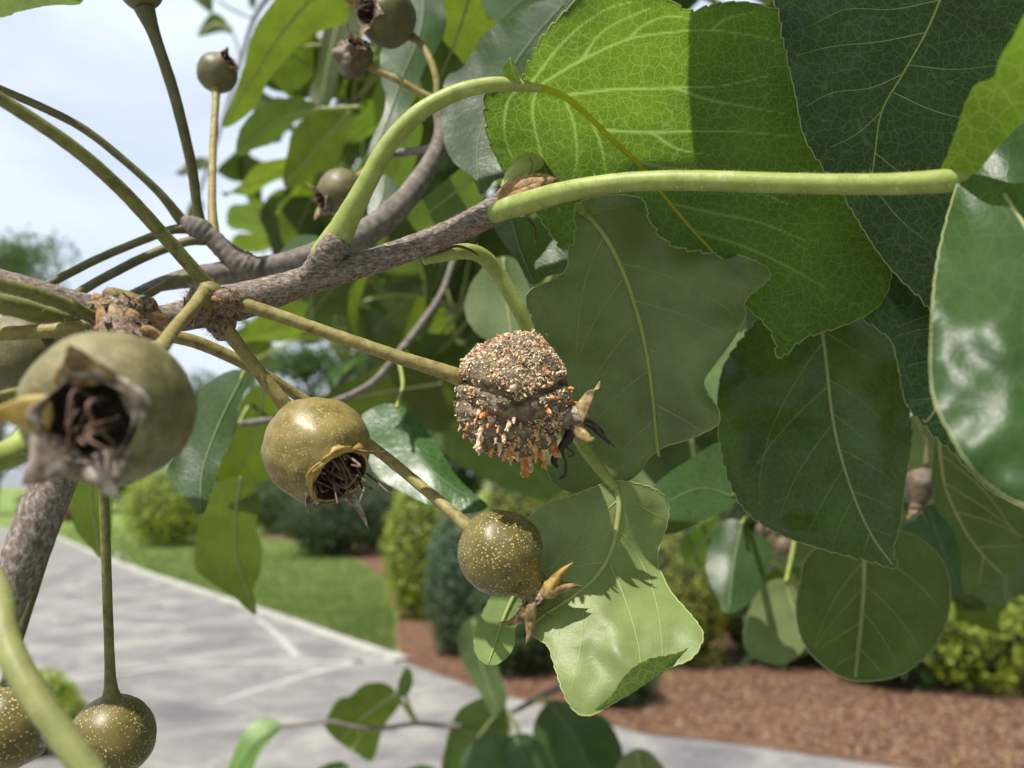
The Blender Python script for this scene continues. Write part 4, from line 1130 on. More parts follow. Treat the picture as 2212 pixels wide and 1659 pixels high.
r3 = fruit('round speckled olive fruit with pointed sepals before the pale curled leaf', 1080, 1193, 92, 92, dirc(.66, -.72, -.20), [(-1.02, .05), (-1.0, .15), (-.93, .36), (-.76, .64), (-.42, .90), (0, 1.0), (.38, .95), (.70, .73), (.92, .46), (1.08, .33), (1.25, .31), (1.40, .36)], 'fruit',
      [(318, 716, 91, 13), (380, 728, 92, 14), (440, 745, 93.5, 14), (540, 792, 96, 13), (660, 866, 99.5, 12), (800, 962, 100, 12), (900, 1042, 97, 12), (975, 1106, 94, 13), (1008, 1136, 93, 16), (1022, 1148, 93, 20)], 'stalk',
      sepals=[((.45, .86, -.25), .66, .34, (.9, .4, 0), 'sepal_gold'), ((.93, .25, -.3), .56, .36, (.8, -.1, 0), 'sepal'), ((.1, -.92, -.35), .60, .36, (-.5, -.7, 0), 'sepal'), ((-.72, -.62, -.2), .66, .32, (-.7, .6, 0), 'sepal'), ((.75, -.3, .5), .4, .22, (.5, -.5, .3), 'sepal')],
      stamens=4, sthick=.6, cupdepth=.3, noise_amp=.05, seg=64, hairset=sh, rim_col='sepal_grey')
fruit('speckled olive fruit hanging on a straight green stalk over the driveway', 242, 1592, 95, 88, dirc(.05, -.95, -.3), PROF_PEAR, 'fruit',
      [(250, 735, 84, 10), (232, 860, 88, 10), (224, 1010, 92, 10), (229, 1200, 93.5, 10), (236, 1400, 95, 10), (239, 1480, 95, 13), (241, 1512, 95, 22)], 'stalk_green', sepals=[((-.6, -.7, -.2), .6, .2, (0, 0, -1)), ((.6, -.7, -.2), .6, .2, (0, 0, -1)), ((0, -.8, -.6), .6, .2, (0, 0, -1))], noise_amp=.03, seg=64)
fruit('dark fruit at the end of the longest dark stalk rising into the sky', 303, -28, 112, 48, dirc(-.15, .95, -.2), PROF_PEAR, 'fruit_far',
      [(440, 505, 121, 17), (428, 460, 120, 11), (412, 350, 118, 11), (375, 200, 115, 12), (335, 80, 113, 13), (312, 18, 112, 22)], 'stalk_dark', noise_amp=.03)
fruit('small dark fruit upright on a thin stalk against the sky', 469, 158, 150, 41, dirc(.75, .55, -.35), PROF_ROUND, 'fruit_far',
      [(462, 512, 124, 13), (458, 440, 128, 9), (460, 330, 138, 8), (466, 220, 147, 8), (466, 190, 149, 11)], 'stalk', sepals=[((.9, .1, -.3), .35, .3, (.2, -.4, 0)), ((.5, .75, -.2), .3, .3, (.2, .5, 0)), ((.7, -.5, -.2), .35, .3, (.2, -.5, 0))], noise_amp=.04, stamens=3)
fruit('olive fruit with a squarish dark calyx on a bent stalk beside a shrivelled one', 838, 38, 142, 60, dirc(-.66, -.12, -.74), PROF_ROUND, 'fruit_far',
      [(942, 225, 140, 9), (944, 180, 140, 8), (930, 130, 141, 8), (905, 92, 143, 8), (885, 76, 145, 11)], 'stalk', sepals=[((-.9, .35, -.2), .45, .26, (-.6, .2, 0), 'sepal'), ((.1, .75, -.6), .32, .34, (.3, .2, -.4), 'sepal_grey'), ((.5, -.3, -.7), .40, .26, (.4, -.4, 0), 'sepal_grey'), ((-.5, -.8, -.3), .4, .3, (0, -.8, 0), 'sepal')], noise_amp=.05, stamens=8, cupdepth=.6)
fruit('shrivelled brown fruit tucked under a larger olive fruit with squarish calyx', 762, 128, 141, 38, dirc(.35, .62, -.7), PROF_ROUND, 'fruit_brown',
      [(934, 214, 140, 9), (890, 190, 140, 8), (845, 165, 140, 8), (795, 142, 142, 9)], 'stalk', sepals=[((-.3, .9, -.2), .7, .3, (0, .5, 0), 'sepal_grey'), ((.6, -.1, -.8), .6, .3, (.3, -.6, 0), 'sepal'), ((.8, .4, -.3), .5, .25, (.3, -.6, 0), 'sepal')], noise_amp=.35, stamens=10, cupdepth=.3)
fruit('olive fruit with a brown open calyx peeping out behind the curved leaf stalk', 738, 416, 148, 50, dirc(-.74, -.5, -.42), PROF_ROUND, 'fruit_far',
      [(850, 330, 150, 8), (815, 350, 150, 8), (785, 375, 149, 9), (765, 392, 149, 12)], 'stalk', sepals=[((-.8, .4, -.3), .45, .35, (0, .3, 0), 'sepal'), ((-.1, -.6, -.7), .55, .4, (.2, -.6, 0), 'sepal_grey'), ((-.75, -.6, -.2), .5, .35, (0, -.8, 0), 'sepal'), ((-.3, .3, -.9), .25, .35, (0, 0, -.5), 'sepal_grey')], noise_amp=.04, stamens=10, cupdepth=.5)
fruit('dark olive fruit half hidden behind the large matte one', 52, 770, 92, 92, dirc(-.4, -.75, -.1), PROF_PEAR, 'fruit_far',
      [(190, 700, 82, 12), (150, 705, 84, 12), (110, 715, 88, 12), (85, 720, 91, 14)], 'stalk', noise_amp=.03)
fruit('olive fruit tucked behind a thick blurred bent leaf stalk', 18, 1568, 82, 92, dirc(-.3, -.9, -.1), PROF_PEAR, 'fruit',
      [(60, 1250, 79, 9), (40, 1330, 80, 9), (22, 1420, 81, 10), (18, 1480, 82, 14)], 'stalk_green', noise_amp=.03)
fruit('blurred brown elongated fruit hanging among the shaded leaves', 1990, 1050, 185, 32, dirc(-.25, -.95, -.1), [(-1.3, .05), (-1.25, .2), (-1.0, .6), (-.5, .95), (0, 1.0), (.5, .82), (.95, .55), (1.25, .42), (1.5, .45), (1.7, .3)], 'fruit_brown',
      [(2012, 880, 188, 4), (2004, 940, 187, 4), (2000, 1005, 185, 6)], 'stalk_dark', noise_amp=.12, sepals=[((-.6, -.6, -.3), .6, .3, (-.5, -.5, 0), 'sepal'), ((.3, -.8, -.3), .7, .3, (.3, -.5, 0), 'sepal')])
for xx, yy, rr, lb in ((1650, 1142, 17, 'tiny blurred tan fruit nearest the edge of the shaded leaf'), (1692, 1178, 19, 'tiny blurred tan fruit hanging just below its twin')):
    fruit(lb, xx, yy, 260, rr, dirc(-.2, -.9, -.3), PROF_ROUND, 'fruit_brown', [(xx + 60, yy - 60, 262, 3), (xx + 25, yy - 40, 261, 3), (xx + 4, yy - rr, 260, 4)], 'stalk', noise_amp=.05, seg=24)

# stalks without a visible fruit (the fruits hang outside the picture)
def bare(pts, mt, label, per=10):
    o = px_tube('fruit_stalk', pts, M[mt], twig, per=per, rough=.1, rscale=1300, hairy=sh)
    return o
bare([(448, 616, 87, 17), (432, 598, 86, 15), (350, 505, 83, 15), (250, 398, 79, 15), (130, 298, 75, 15), (-60, 175, 70, 15)], 'stalk_green', '')
bare([(215, 692, 79, 14), (150, 662, 76, 15), (70, 632, 73, 15), (0, 613, 71, 15), (-90, 590, 68, 15)], 'stalk_green', '')
bare([(175, 712, 77, 20), (140, 712, 76, 16), (60, 718, 75, 16), (-60, 724, 73, 16)], 'stalk', '')
bare([(140, 790, 74, 10), (90, 832, 69, 10), (20, 850, 67, 10), (-60, 868, 65, 10)], 'stalk_green', '')
hairs(sh, 7, 0.0004, 0.000015, M['hair'], twig, name='fruit_stalk_hairs')

# ------------------------------------------------------------------ the rust coated fruit
def rust_fruit():
    x, y, d, rp = 1106, 858, 92, 127
    c = np.array(P(x, y, d)); R = rp * d / 1000 / F
    a, e1, e2 = axes(dirc(.93, -.28, -.2))
    root = empty('rusty_fruit', Vector(c), 'lumpy fruit coated in beige crumbs and orange spore horns', 'fruit', 'pear fruits on the branches')
    nu, nv = 150, 90
    groove = np.array([(1058, 842), (1084, 850), (1108, 866), (1126, 872), (1146, 862)], float)
    groove2 = np.array([(1062, 900), (1085, 912), (1100, 930), (1130, 918), (1160, 925)], float)
    def proj(p):
        q = p - nCAM
        z = q @ nFW
        return np.stack([CX + F * (q @ nRT) / z, CY - F * (q @ nUP) / z], 1)
    dirs = []
    for j in range(nv + 1):
        th = math.pi * j / nv
        for i in range(nu):
            ph = 2 * math.pi * i / nu
            dirs.append(-a * math.cos(th) + (e1 * math.cos(ph) + e2 * math.sin(ph)) * math.sin(th))
    dirs = np.array(dirs)
    def surf(dirs):
        rad = np.array([1 + .10 * noise.noise(Vector(u) * 1.5 + Vector((3, 1, 0))) + .075 * noise.noise(Vector(u) * 3.2 + Vector((7, 0, 2))) + .028 * noise.noise(Vector(u) * 8) + .014 * noise.noise(Vector(u) * 19) for u in dirs])
        # upper bulge, slight waist
        rad += .07 * np.clip(dirs @ np.array(dirc(.05, .9, -.4)), 0, 1) ** 3 + .06 * np.clip(dirs @ np.array(dirc(-.8, -.3, -.5)), 0, 1) ** 8 - .05 * np.clip(dirs @ np.array(dirc(-.95, .25, -.2)), 0, 1) ** 14 + .05 * np.clip(dirs @ np.array(dirc(.1, -.9, -.4)), 0, 1) ** 6
        rad -= .035 * np.exp(-((dirs @ np.array(dirc(-.15, -.2, -1))) - 1) ** 2 / .03)
        p = c + dirs * (rad * R)[:, None]
        facing = (dirs @ -nFW) > 0
        pp = proj(p)
        g1 = near_line(groove, pp)[0]; g2 = near_line(groove2, pp)[0]
        dent = .13 * np.exp(-(g1 / 8) ** 2) + .07 * np.exp(-(g2 / 6) ** 2)
        flat = np.exp(-((pp[:, 0] - 1110) / 52) ** 2 - ((pp[:, 1] - 898) / 34) ** 2)
        dent = dent + .10 * flat
        rad = rad - np.where(facing, dent, 0)
        return c + dirs * (rad * R)[:, None], facing * flat, facing * np.exp(-(g1 / 14) ** 2)
    V, flat, gr = surf(dirs)
    Fc = []
    for j in range(nv):
        for i in range(nu):
            i2 = (i + 1) % nu
            Fc.append((j * nu + i, (j + 1) * nu + i, (j + 1) * nu + i2, j * nu + i2))
    mesh('flesh', V, Fc, M['rust_skin'], root)
    # crumbs
    n = 19000
    u = rng.normal(size=(n, 3)); u /= np.linalg.norm(u, axis=1)[:, None]
    p, fl, gv = surf(u)
    top = u @ np.array(UP)
    patch_n = np.array([noise.noise(Vector(q) * 2.6 + Vector((11, 2, 5))) + .6 * noise.noise(Vector(q) * 6 + Vector((1, 2, 5))) for q in u])
    keep = (rng.random(n) < np.clip(.60 + 1.2 * patch_n + .5 * top, .05, 1)) & (rng.random(n) > fl * .95) & (rng.random(n) > gv) & (rng.random(n) < np.clip(.80 + .5 * top, .48, 1))
    u, p, top = u[keep], p[keep], top[keep]
    pal = np.array([(.66, .50, .32), (.58, .42, .26), (.48, .33, .21), (.74, .62, .44), (.50, .29, .21), (.40, .33, .23), (.66, .40, .25), (.26, .17, .11), (.60, .53, .43), (.70, .56, .38)])
    bag = Bag()
    for k in range(len(u)):
        nr = u[k]
        t1 = np.cross(nr, rng.normal(size=3)); t1 /= np.linalg.norm(t1) + 1e-9
        t2 = np.cross(nr, t1)
        L = R * (.02 + .05 * rng.random() ** 1.6); W_ = L * rng.uniform(.25, .6); H = L * rng.uniform(.3, .95)
        b = p[k] - nr * L * .15
        V4 = [b - t1 * W_ * .6, b + t1 * W_ * .6, b + t1 * W_ * .4 + nr * H + t2 * L * .5, b - t1 * W_ * .4 + nr * H * .8 + t2 * L * .7, b - t2 * W_ * .5 + nr * H * .45]
        col = np.minimum(pal[rng.integers(len(pal))] * (.95 + .4 * rng.random()), .85)
        bag.add(V4, [(0, 1, 2, 3), (1, 0, 4), (0, 3, 4), (2, 1, 4), (3, 2, 4)], col)
    o = bag.build('crumbs', M['flake'], root, smooth=False); o['kind'] = 'stuff'
    # spore horns
    H = [(420, 640, 10), (410, 690, 9), (410, 755, 9), (470, 930, 13), (530, 980, 15), (395, 1055, 12), (285, 1095, 11), (350, 1165, 11), (525, 1095, 15), (522, 1190, 20), (685, 1105, 9), (800, 1060, 14), (850, 1030, 10), (740, 1180, 16), (710, 1270, 14), (830, 1300, 17), (780, 1320, 15), (1060, 1290, 20), (1090, 1165, 15), (1190, 1190, 12), (1125, 1105, 9), (1430, 1160, 17), (1300, 1290, 22), (1320, 1390, 22), (950, 1395, 30), (1000, 1400, 26), (1160, 1390, 24), (755, 1350, 13), (640, 1290, 12), (820, 1360, 14), (850, 690, 17), (800, 330, 9), (1025, 215, 10), (940, 445, 9), (880, 560, 9), (640, 600, 10), (1185, 540, 10), (1205, 660, 12), (1225, 790, 11), (1170, 905, 14), (1395, 970, 12), (1450, 840, 11), (1420, 690, 12), (1040, 695, 11), (330, 405, 9), (700, 190, 7), (480, 260, 8), (1130, 300, 9), (1300, 540, 10), (575, 290, 7), (780, 245, 7), (930, 1110, 9), (590, 1060, 8), (1240, 1020, 9), (1010, 1240, 11), (900, 1210, 10), (455, 1010, 9), (1290, 1160, 10), (670, 1190, 9), (880, 1340, 14), (1220, 1290, 13), (1130, 1290, 12)]
    inv = {}
    for hx, hy, hl in H:
        qx, qy = 929 + .2133 * hx, 690 + .2133 * hy
        # ray against the fruit: march to the lumpy surface
        o_ = nCAM; dr = nFW + nRT * (qx - CX) / F + nUP * (CY - qy) / F; dr = dr / np.linalg.norm(dr)
        tca = np.dot(c - o_, dr); d2 = np.linalg.norm(c - o_) ** 2 - tca ** 2
        rr = R * 1.02
        t = tca - math.sqrt(max(rr * rr - d2, 0))
        q = o_ + dr * t
        un = (q - c) / np.linalg.norm(q - c)
        s0 = surf(un[None])[0][0]
        l = hl * d / 1000 / F * 1.15
        low = max(0, -np.dot(un, np.array(UP)))
        ax = un * .8 + np.array([0, 0, -1]) * (low * 1.1) + rng.normal(size=3) * .16
        ax /= np.linalg.norm(ax)
        r0 = l * random.uniform(.26, .36)
        C = catmull([s0 - un * l * .25, s0 + ax * l * .45, s0 + ax * l * .9 + rng.normal(size=3) * l * .06, s0 + ax * l * 1.12], 4)
        tt = np.linspace(0, 1, len(C))
        Vh, Fh = tube_geo(C, r0 * (1 - .55 * tt ** 1.6) * (1 + .18 * np.sin(tt * 14 + hx)), 9, .55, 3000)
        hb = Bag(); hb.add(Vh, Fh)
        for _ in range(4):
            kq = C[random.randrange(3, len(C))]
            qv = rng.normal(size=3); qv /= np.linalg.norm(qv)
            Vq, Fq = tube_geo(catmull([kq, kq + qv * r0 * .8, kq + qv * r0 * 1.25 + ax * r0 * .5], 2), np.array([.4, .42, .4, .34, .2]) * r0, 6, .5, 4000)
            hb.add(Vq, Fq)
        Vh, Fh = np.concatenate(hb.V), hb.F
        mesh('spore_horn', Vh, Fh, M['horn' if (hx + hy) % 4 else 'horn_pale'], root, smooth=False)
    # stalk, one standing sepal, dry stamens
    px_tube('stalk', [(478, 645, 88, 20), (500, 652, 87.5, 18), (560, 668, 88, 15), (700, 716, 89, 14), (850, 768, 90, 15), (960, 803, 91, 17), (1000, 818, 91.5, 20)], M['stalk'], root, per=12, seg=18, rough=.1, rscale=1300)
    C, R_ = px_path([(1215, 905, 91, 24), (1240, 905, 91, 30), (1258, 905, 91, 27), (1268, 910, 91, 14)], 6)
    V, Fc = tube_geo(C, R_, 18, .3, 1500)
    cal = mesh('calyx', V, Fc, M['sepal_grey'], root)
    def sep(q, wd, mt):
        C, R_ = px_path(q, 8)
        V, Fc = tube_geo(C, R_, 12, .2, 1800, R2=R_ * .35, wdir=wd)
        mesh('sepal', V, Fc, M[mt], cal)
    sep([(1243, 905, 90, 20), (1258, 880, 90, 18), (1276, 850, 90, 11), (1290, 838, 90, 6), (1296, 824, 90, 1.5)], dirc(.8, .5, -.3), 'sepal')
    sep([(1245, 915, 90, 18), (1255, 935, 89.5, 14), (1272, 948, 89, 9), (1284, 946, 89, 2)], dirc(-.3, -.8, -.4), 'sepal')
    sep([(1240, 920, 90, 14), (1225, 950, 90.5, 11), (1208, 970, 91, 6), (1200, 985, 91, 3)], dirc(.8, .2, -.4), 'stamen_black')
    for q in ([(1258, 900, 90, 3), (1285, 922, 90, 3), (1305, 943, 90, 3), (1328, 965, 90, 2)], [(1258, 910, 90.5, 3), (1285, 932, 90.5, 3), (1300, 945, 90.5, 2.5), (1318, 958, 90.5, 4)], [(1255, 915, 91, 2.5), (1290, 930, 91.5, 2), (1322, 958, 92, 1.5)], [(1262, 905, 91, 2), (1280, 912, 91, 2), (1300, 930, 92, 2), (1308, 950, 92, 3)],
              [(1225, 950, 91, 4), (1216, 975, 91, 3), (1222, 1000, 91, 3), (1220, 1025, 91, 4), (1208, 1035, 91, 2)], [(1212, 965, 92, 5), (1200, 985, 92, 8), (1196, 998, 92, 7), (1205, 1010, 92, 3)], [(1222, 965, 91, 2), (1240, 980, 91, 1.8), (1228, 987, 91, 1.6)], [(1288, 840, 90, 1.2), (1296, 842, 90, 1), (1302, 836, 90, .6)]):
        px_tube('stamen', q, M['stamen_black'], cal, per=7, seg=8, rough=.2, rscale=2500)
rust_fruit()

# ------------------------------------------------------------------ branches further back
def mapA(p): return [(442.4 + x * .36, y * .36) for x, y in p]
def mapB(p): return [(265.4 + x * .4, 707.8 + y * .4) for x, y in p]
def mapC(p): return [(442.4 + x * .48, 1238.7 + y * .48) for x, y in p]
def mapD(p): return [(1415.7 + x * .36, 840.6 + y * .36) for x, y in p]
def mapE(p): return [(530.9 + x * .32, 495.5 + y * .32) for x, y in p]
def mapG(p): return [(x * .2, 973.3 + y * .2) for x, y in p]

def mid_leaf(parent, outline, midrib, d, tilt=(0, 0), under=True, mat='leaf', bend=6, step=16, veins=0, label=None, vmat='vein_dull', petiole=None, serr=(2, 24), ripple=None, mid_r=(.26, .10), crease=None):
    """leaf with its centre at distance d (mm); tilt = mm nearer (-) or farther (+) per 100 px right and down"""
    A = np.array(outline); c = A.mean(0)
    ctrl = []
    for q in list(A[::max(1, len(A) // 8)]) + list(np.array(midrib)):
        dx, dy = (q - c) / 100
        r2 = ((q - c) ** 2).sum() / 1e4
        ctrl.append((q[0] + random.uniform(-2, 2), q[1] + random.uniform(-2, 2), d + tilt[0] * dx - tilt[1] * dy - bend * r2 / (1 + r2) * (1 if under else -1) * .5))
    k = d / 100
    if not under and vmat == 'vein_dull': vmat, veins = 'vein_dark', 0
    return traced_leaf(parent, outline, midrib, ctrl, under, mat, step=step, serr=serr, ripple=ripple or (1.0 * k, 130), crease=(.5 * k if crease is None else crease), veins=veins, vmat=vmat, mid_r=(mid_r[0] * max(1, k * .8), mid_r[1] * max(1, k * .8)), vein_r=.12 * k, label=label, petiole=petiole)

rear = empty('pear_branch', P(530, 585, 122), 'smooth grey pear branch curving up behind the near twig, with a ringed spur', 'branch')
px_tube('wood', [(250, 655, 112, 10), (330, 620, 116, 14), (410, 600, 119, 22), (470, 592, 121, 25), (530, 584, 123, 28), (600, 575, 124, 26), (690, 548, 126, 28), (770, 514, 128, 29), (830, 475, 130, 29), (880, 425, 132, 25), (920, 368, 135, 21), (945, 320, 137, 18), (952, 275, 139, 14), (944, 230, 140, 13), (940, 205, 140, 10)], M['bark_rear'], rear, per=10, seg=22, rough=.06, rscale=400)
C, R = px_path([(560, 585, 122, 26), (525, 572, 121.5, 30), (490, 545, 121, 22), (455, 512, 120.5, 21), (425, 492, 120, 24), (395, 478, 120, 14)], 10)
V, Fc = tube_geo(C, R * (1 + .035 * np.sin(np.arange(len(C)) * 1.7)), 20, .1, 600)
mesh('spur', V, Fc, M['bark_rear'], rear)
for q, mt in (([(396, 480, 120, 13), (330, 402, 117, 9), (200, 292, 113, 9), (100, 236, 110, 9), (-60, 168, 106, 9)], 'stalk_dark'), ([(410, 494, 120, 12), (370, 497, 119, 10), (300, 522, 118, 9), (210, 560, 116, 9), (120, 606, 113, 9), (20, 660, 110, 9)], 'stalk_dark'), ([(445, 518, 120, 12), (400, 523, 119, 10), (320, 552, 117, 10), (240, 592, 114, 10), (190, 620, 112, 10), (110, 670, 110, 10)], 'stalk_dark'), ([(430, 592, 118, 12), (370, 608, 116, 9), (290, 655, 112, 9)], 'stalk_dark')):
    px_tube('fruit_stalk', q, M[mt], rear, rough=.1, rscale=1300)
px_tube('twig', [(952, 290, 139, 12), (930, 320, 145, 9), (880, 328, 150, 9), (848, 332, 151, 8)], M['bark_rear'], rear, rough=.1)

mid_leaf(rear, mapA([(470, -60), (400, 30), (320, 140), (270, 260), (240, 380), (200, 500), (150, 640), (110, 760), (180, 740), (300, 640), (380, 480), (470, 370), (560, 280), (680, 190), (850, 130), (860, 0), (800, -90), (620, -120)]), mapA([(700, -80), (560, 80), (420, 260), (290, 470), (140, 720)]), 235, (4, -14), True, 'leaf_olive', veins=0, label='large olive green leaf lit through against the sky', vmat='vein_dull')
mid_leaf(rear, mapA([(195, 935), (205, 800), (280, 690), (380, 620), (500, 588), (600, 600), (700, 650), (640, 690), (540, 730), (470, 800), (400, 860), (300, 890)]), mapA([(700, 652), (560, 680), (420, 740), (200, 925)]), 255, (2, -10), True, 'leaf', petiole=[(x, y, 254, r) for (x, y), r in zip(mapA([(930, 640), (820, 648), (700, 652)]), (4, 4, 4))])
mid_leaf(rear, mapA([(880, 660), (850, 800), (820, 900), (780, 1000), (660, 1040), (540, 1120), (470, 1100), (500, 900), (540, 770), (700, 665)]), mapA([(870, 670), (760, 800), (640, 940), (490, 1100)]), 290, (0, -12), True, 'leaf_olive')
mid_leaf(rear, mapA([(1180, -60), (1440, -60), (1444, 60), (1435, 150), (1400, 280), (1330, 390), (1270, 530), (1230, 640), (1180, 700), (1120, 790), (1060, 900), (1010, 1010), (960, 1010), (985, 900), (1010, 820), (1075, 680), (1085, 560), (1060, 480), (1060, 300), (1140, 180)]), mapA([(1320, -50), (1290, 200), (1180, 480), (1100, 720), (980, 1000)]), 172, (0, 10), False, 'leaf', label='long glossy leaf silvered by the sky behind the shrivelled fruit', ripple=(3.0, 90))
mid_leaf(rear, mapA([(1440, -60), (1640, -60), (1660, 30), (1700, 110), (1770, 145), (1660, 225), (1600, 330), (1540, 400), (1470, 455), (1420, 560), (1370, 640), (1300, 640), (1290, 560), (1350, 400), (1420, 260), (1450, 130)]), mapA([(1600, -50), (1520, 200), (1430, 420), (1310, 630)]), 190, (3, -14), True, 'leaf_olive', vmat='vein_dull')
mid_leaf(rear, mapA([(1630, -40), (1660, 40), (1720, 110), (1770, 145), (1850, 110), (1930, 60), (2020, 0), (2000, -60)]), mapA([(1990, -40), (1860, 40), (1760, 140)]), 200, (0, 16), False, 'leaf')
mid_leaf(rear, mapA([(1430, 540), (1460, 455), (1540, 415), (1620, 300), (1665, 222), (1740, 155), (1830, 112), (1920, 52), (2010, 8), (2212, -20), (2260, 200), (2100, 560), (1950, 860), (1810, 960), (1800, 1060), (1740, 1080), (1655, 1165), (1620, 1070), (1500, 980), (1440, 870), (1425, 750)]), mapA([(2150, 30), (1950, 260), (1750, 560), (1640, 860), (1650, 1150)]), 134, (-2, 9), False, 'leaf', veins=5, label='broad dark leaf with a grey sky sheen beside the curved leaf stalk', ripple=(2.6, 120), vmat='vein_dull')
mid_leaf(rear, mapA([(450, 1550), (480, 1480), (560, 1420), (660, 1415), (720, 1470), (700, 1540), (600, 1570)]), mapA([(720, 1470), (600, 1490), (455, 1545)]), 200, (0, 20), False, 'leaf')
mid_leaf(rear, mapA([(980, 1290), (1000, 1150), (1070, 1050), (1160, 1120), (1190, 1200), (1100, 1290), (1020, 1330)]), mapA([(1080, 1060), (1070, 1180), (1010, 1320)]), 165, (0, 8), False, 'leaf')
mid_leaf(rear, mapA([(1100, 800), (1200, 700), (1300, 740), (1280, 900), (1230, 1060), (1150, 1140), (1080, 1080), (1060, 950)]), mapA([(1260, 730), (1180, 900), (1110, 1110)]), 200, (2, -12), True, 'leaf')
mid_leaf(rear, mapA([(1220, 1300), (1330, 1180), (1480, 1060), (1560, 1010), (1640, 1140), (1640, 1260), (1480, 1400), (1330, 1420)]), mapA([(1600, 1080), (1440, 1200), (1260, 1340)]), 185, (0, -10), True, 'leaf')
mid_leaf(rear, mapE([(1680, -40), (1720, 60), (1830, 200), (1880, 300), (1940, 375), (2050, 310), (2170, 280), (2230, 200), (2212, 60), (2000, -60), (1800, -80)]), mapE([(1800, -60), (1860, 150), (1945, 365)]), 128, (-3, 8), False, 'leaf', ripple=(1.8, 90), label='small bluish leaf with a bright sheen under the bud')
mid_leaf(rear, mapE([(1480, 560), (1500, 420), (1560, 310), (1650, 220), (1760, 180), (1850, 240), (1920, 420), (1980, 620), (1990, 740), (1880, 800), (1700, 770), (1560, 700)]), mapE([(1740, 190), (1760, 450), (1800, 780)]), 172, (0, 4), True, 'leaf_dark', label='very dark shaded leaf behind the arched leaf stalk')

# leaves hanging low on the left
low = empty('pear_bough', P(500, 860, 190), 'low hanging pear shoot with bluish and olive leaves above the lawn', 'branch')
mid_leaf(low, mapB([(360, 430), (480, 290), (600, 230), (700, 260), (660, 340), (620, 440), (600, 560), (540, 690), (500, 800), (470, 900), (425, 1010), (340, 920), (270, 840), (240, 760), (320, 620)]), mapB([(640, 280), (520, 520), (430, 780), (420, 1000)]), 142, (3, 10), False, 'leaf', veins=4, label='bluish glossy leaf hanging beside the large matte fruit', ripple=(2.4, 110), petiole=[(x, y, 142, 5) for x, y in mapB([(700, 200), (660, 240), (640, 280)])])
mid_leaf(low, mapB([(650, 380), (760, 310), (900, 400), (960, 600), (900, 760), (760, 830), (640, 830), (510, 830), (500, 770), (540, 690), (610, 560), (630, 450)]), mapB([(760, 330), (720, 560), (600, 820)]), 205, (2, -10), True, 'leaf_olive', vmat='vein_dull')
mid_leaf(low, mapB([(600, 805), (690, 815), (735, 930), (715, 1080), (745, 1160), (750, 1260), (735, 1340), (705, 1420), (722, 1550), (660, 1510), (600, 1455), (480, 1375), (390, 1295), (400, 1150), (415, 1000), (445, 900), (510, 850)]), mapB([(640, 805), (610, 1000), (620, 1250), (715, 1540)]), 225, (0, -13), True, 'leaf_olive', bend=8, label='plain olive leaf hanging point down in front of the lawn', vmat='vein_dull', crease=.3)
mid_leaf(low, mapG([(860, 240), (810, 350), (770, 500), (775, 700), (830, 870), (950, 1010), (1095, 1165), (1180, 1050), (1210, 800), (1215, 600), (1240, 450), (1320, 290), (1250, 160), (1000, 130)]), mapG([(1060, 140), (990, 500), (1090, 1150)]), 182, (0, -10), True, 'leaf_olive', label='olive leaf behind the straight fruit stalk', vmat='vein_dull')
px_tube('wood', [(880, 740, 205, 9), (800, 830, 200, 8), (690, 880, 196, 8), (600, 904, 195, 8), (520, 915, 195, 7)], M['bark_rear'], low, rough=.1)
px_tube('wood', [(980, 560, 240, 6), (950, 640, 230, 7), (880, 740, 205, 8)], M['bark_rear'], low, rough=.1)
px_tube('petiole', [(518, 915, 195, 5), (540, 875, 196, 5), (575, 840, 200, 4)], M['petiole'], low)
px_tube('petiole', [(700, 880, 197, 5), (640, 950, 205, 4), (525, 1030, 222, 4)], M['petiole'], low)
mid_leaf(low, mapB([(1280, 490), (1390, 420), (1500, 425), (1600, 500), (1700, 640), (1800, 800), (1890, 890), (1970, 970), (1850, 1005), (1740, 985), (1600, 930), (1480, 870), (1370, 800), (1320, 700), (1290, 590)]), mapB([(1480, 430), (1540, 600), (1700, 800), (1950, 965)]), 152, (0, 9), False, 'leaf_dark', veins=4, label='dark pointed leaf between the two fruit stalks', vmat='vein_dull', petiole=[(860, 770, 200, 4), (870, 830, 170, 4), (857, 880, 152, 4)])
mid_leaf(low, mapB([(1040, 420), (1150, 330), (1300, 250), (1500, 165), (1700, 240), (1790, 400), (1740, 560), (1560, 520), (1400, 460), (1250, 480)]), mapB([(1720, 300), (1450, 340), (1050, 415)]), 330, (-4, -12), True, 'leaf_olive', vmat='vein_dull', label='wide backlit leaf stretching behind the rust coated fruit stalk')

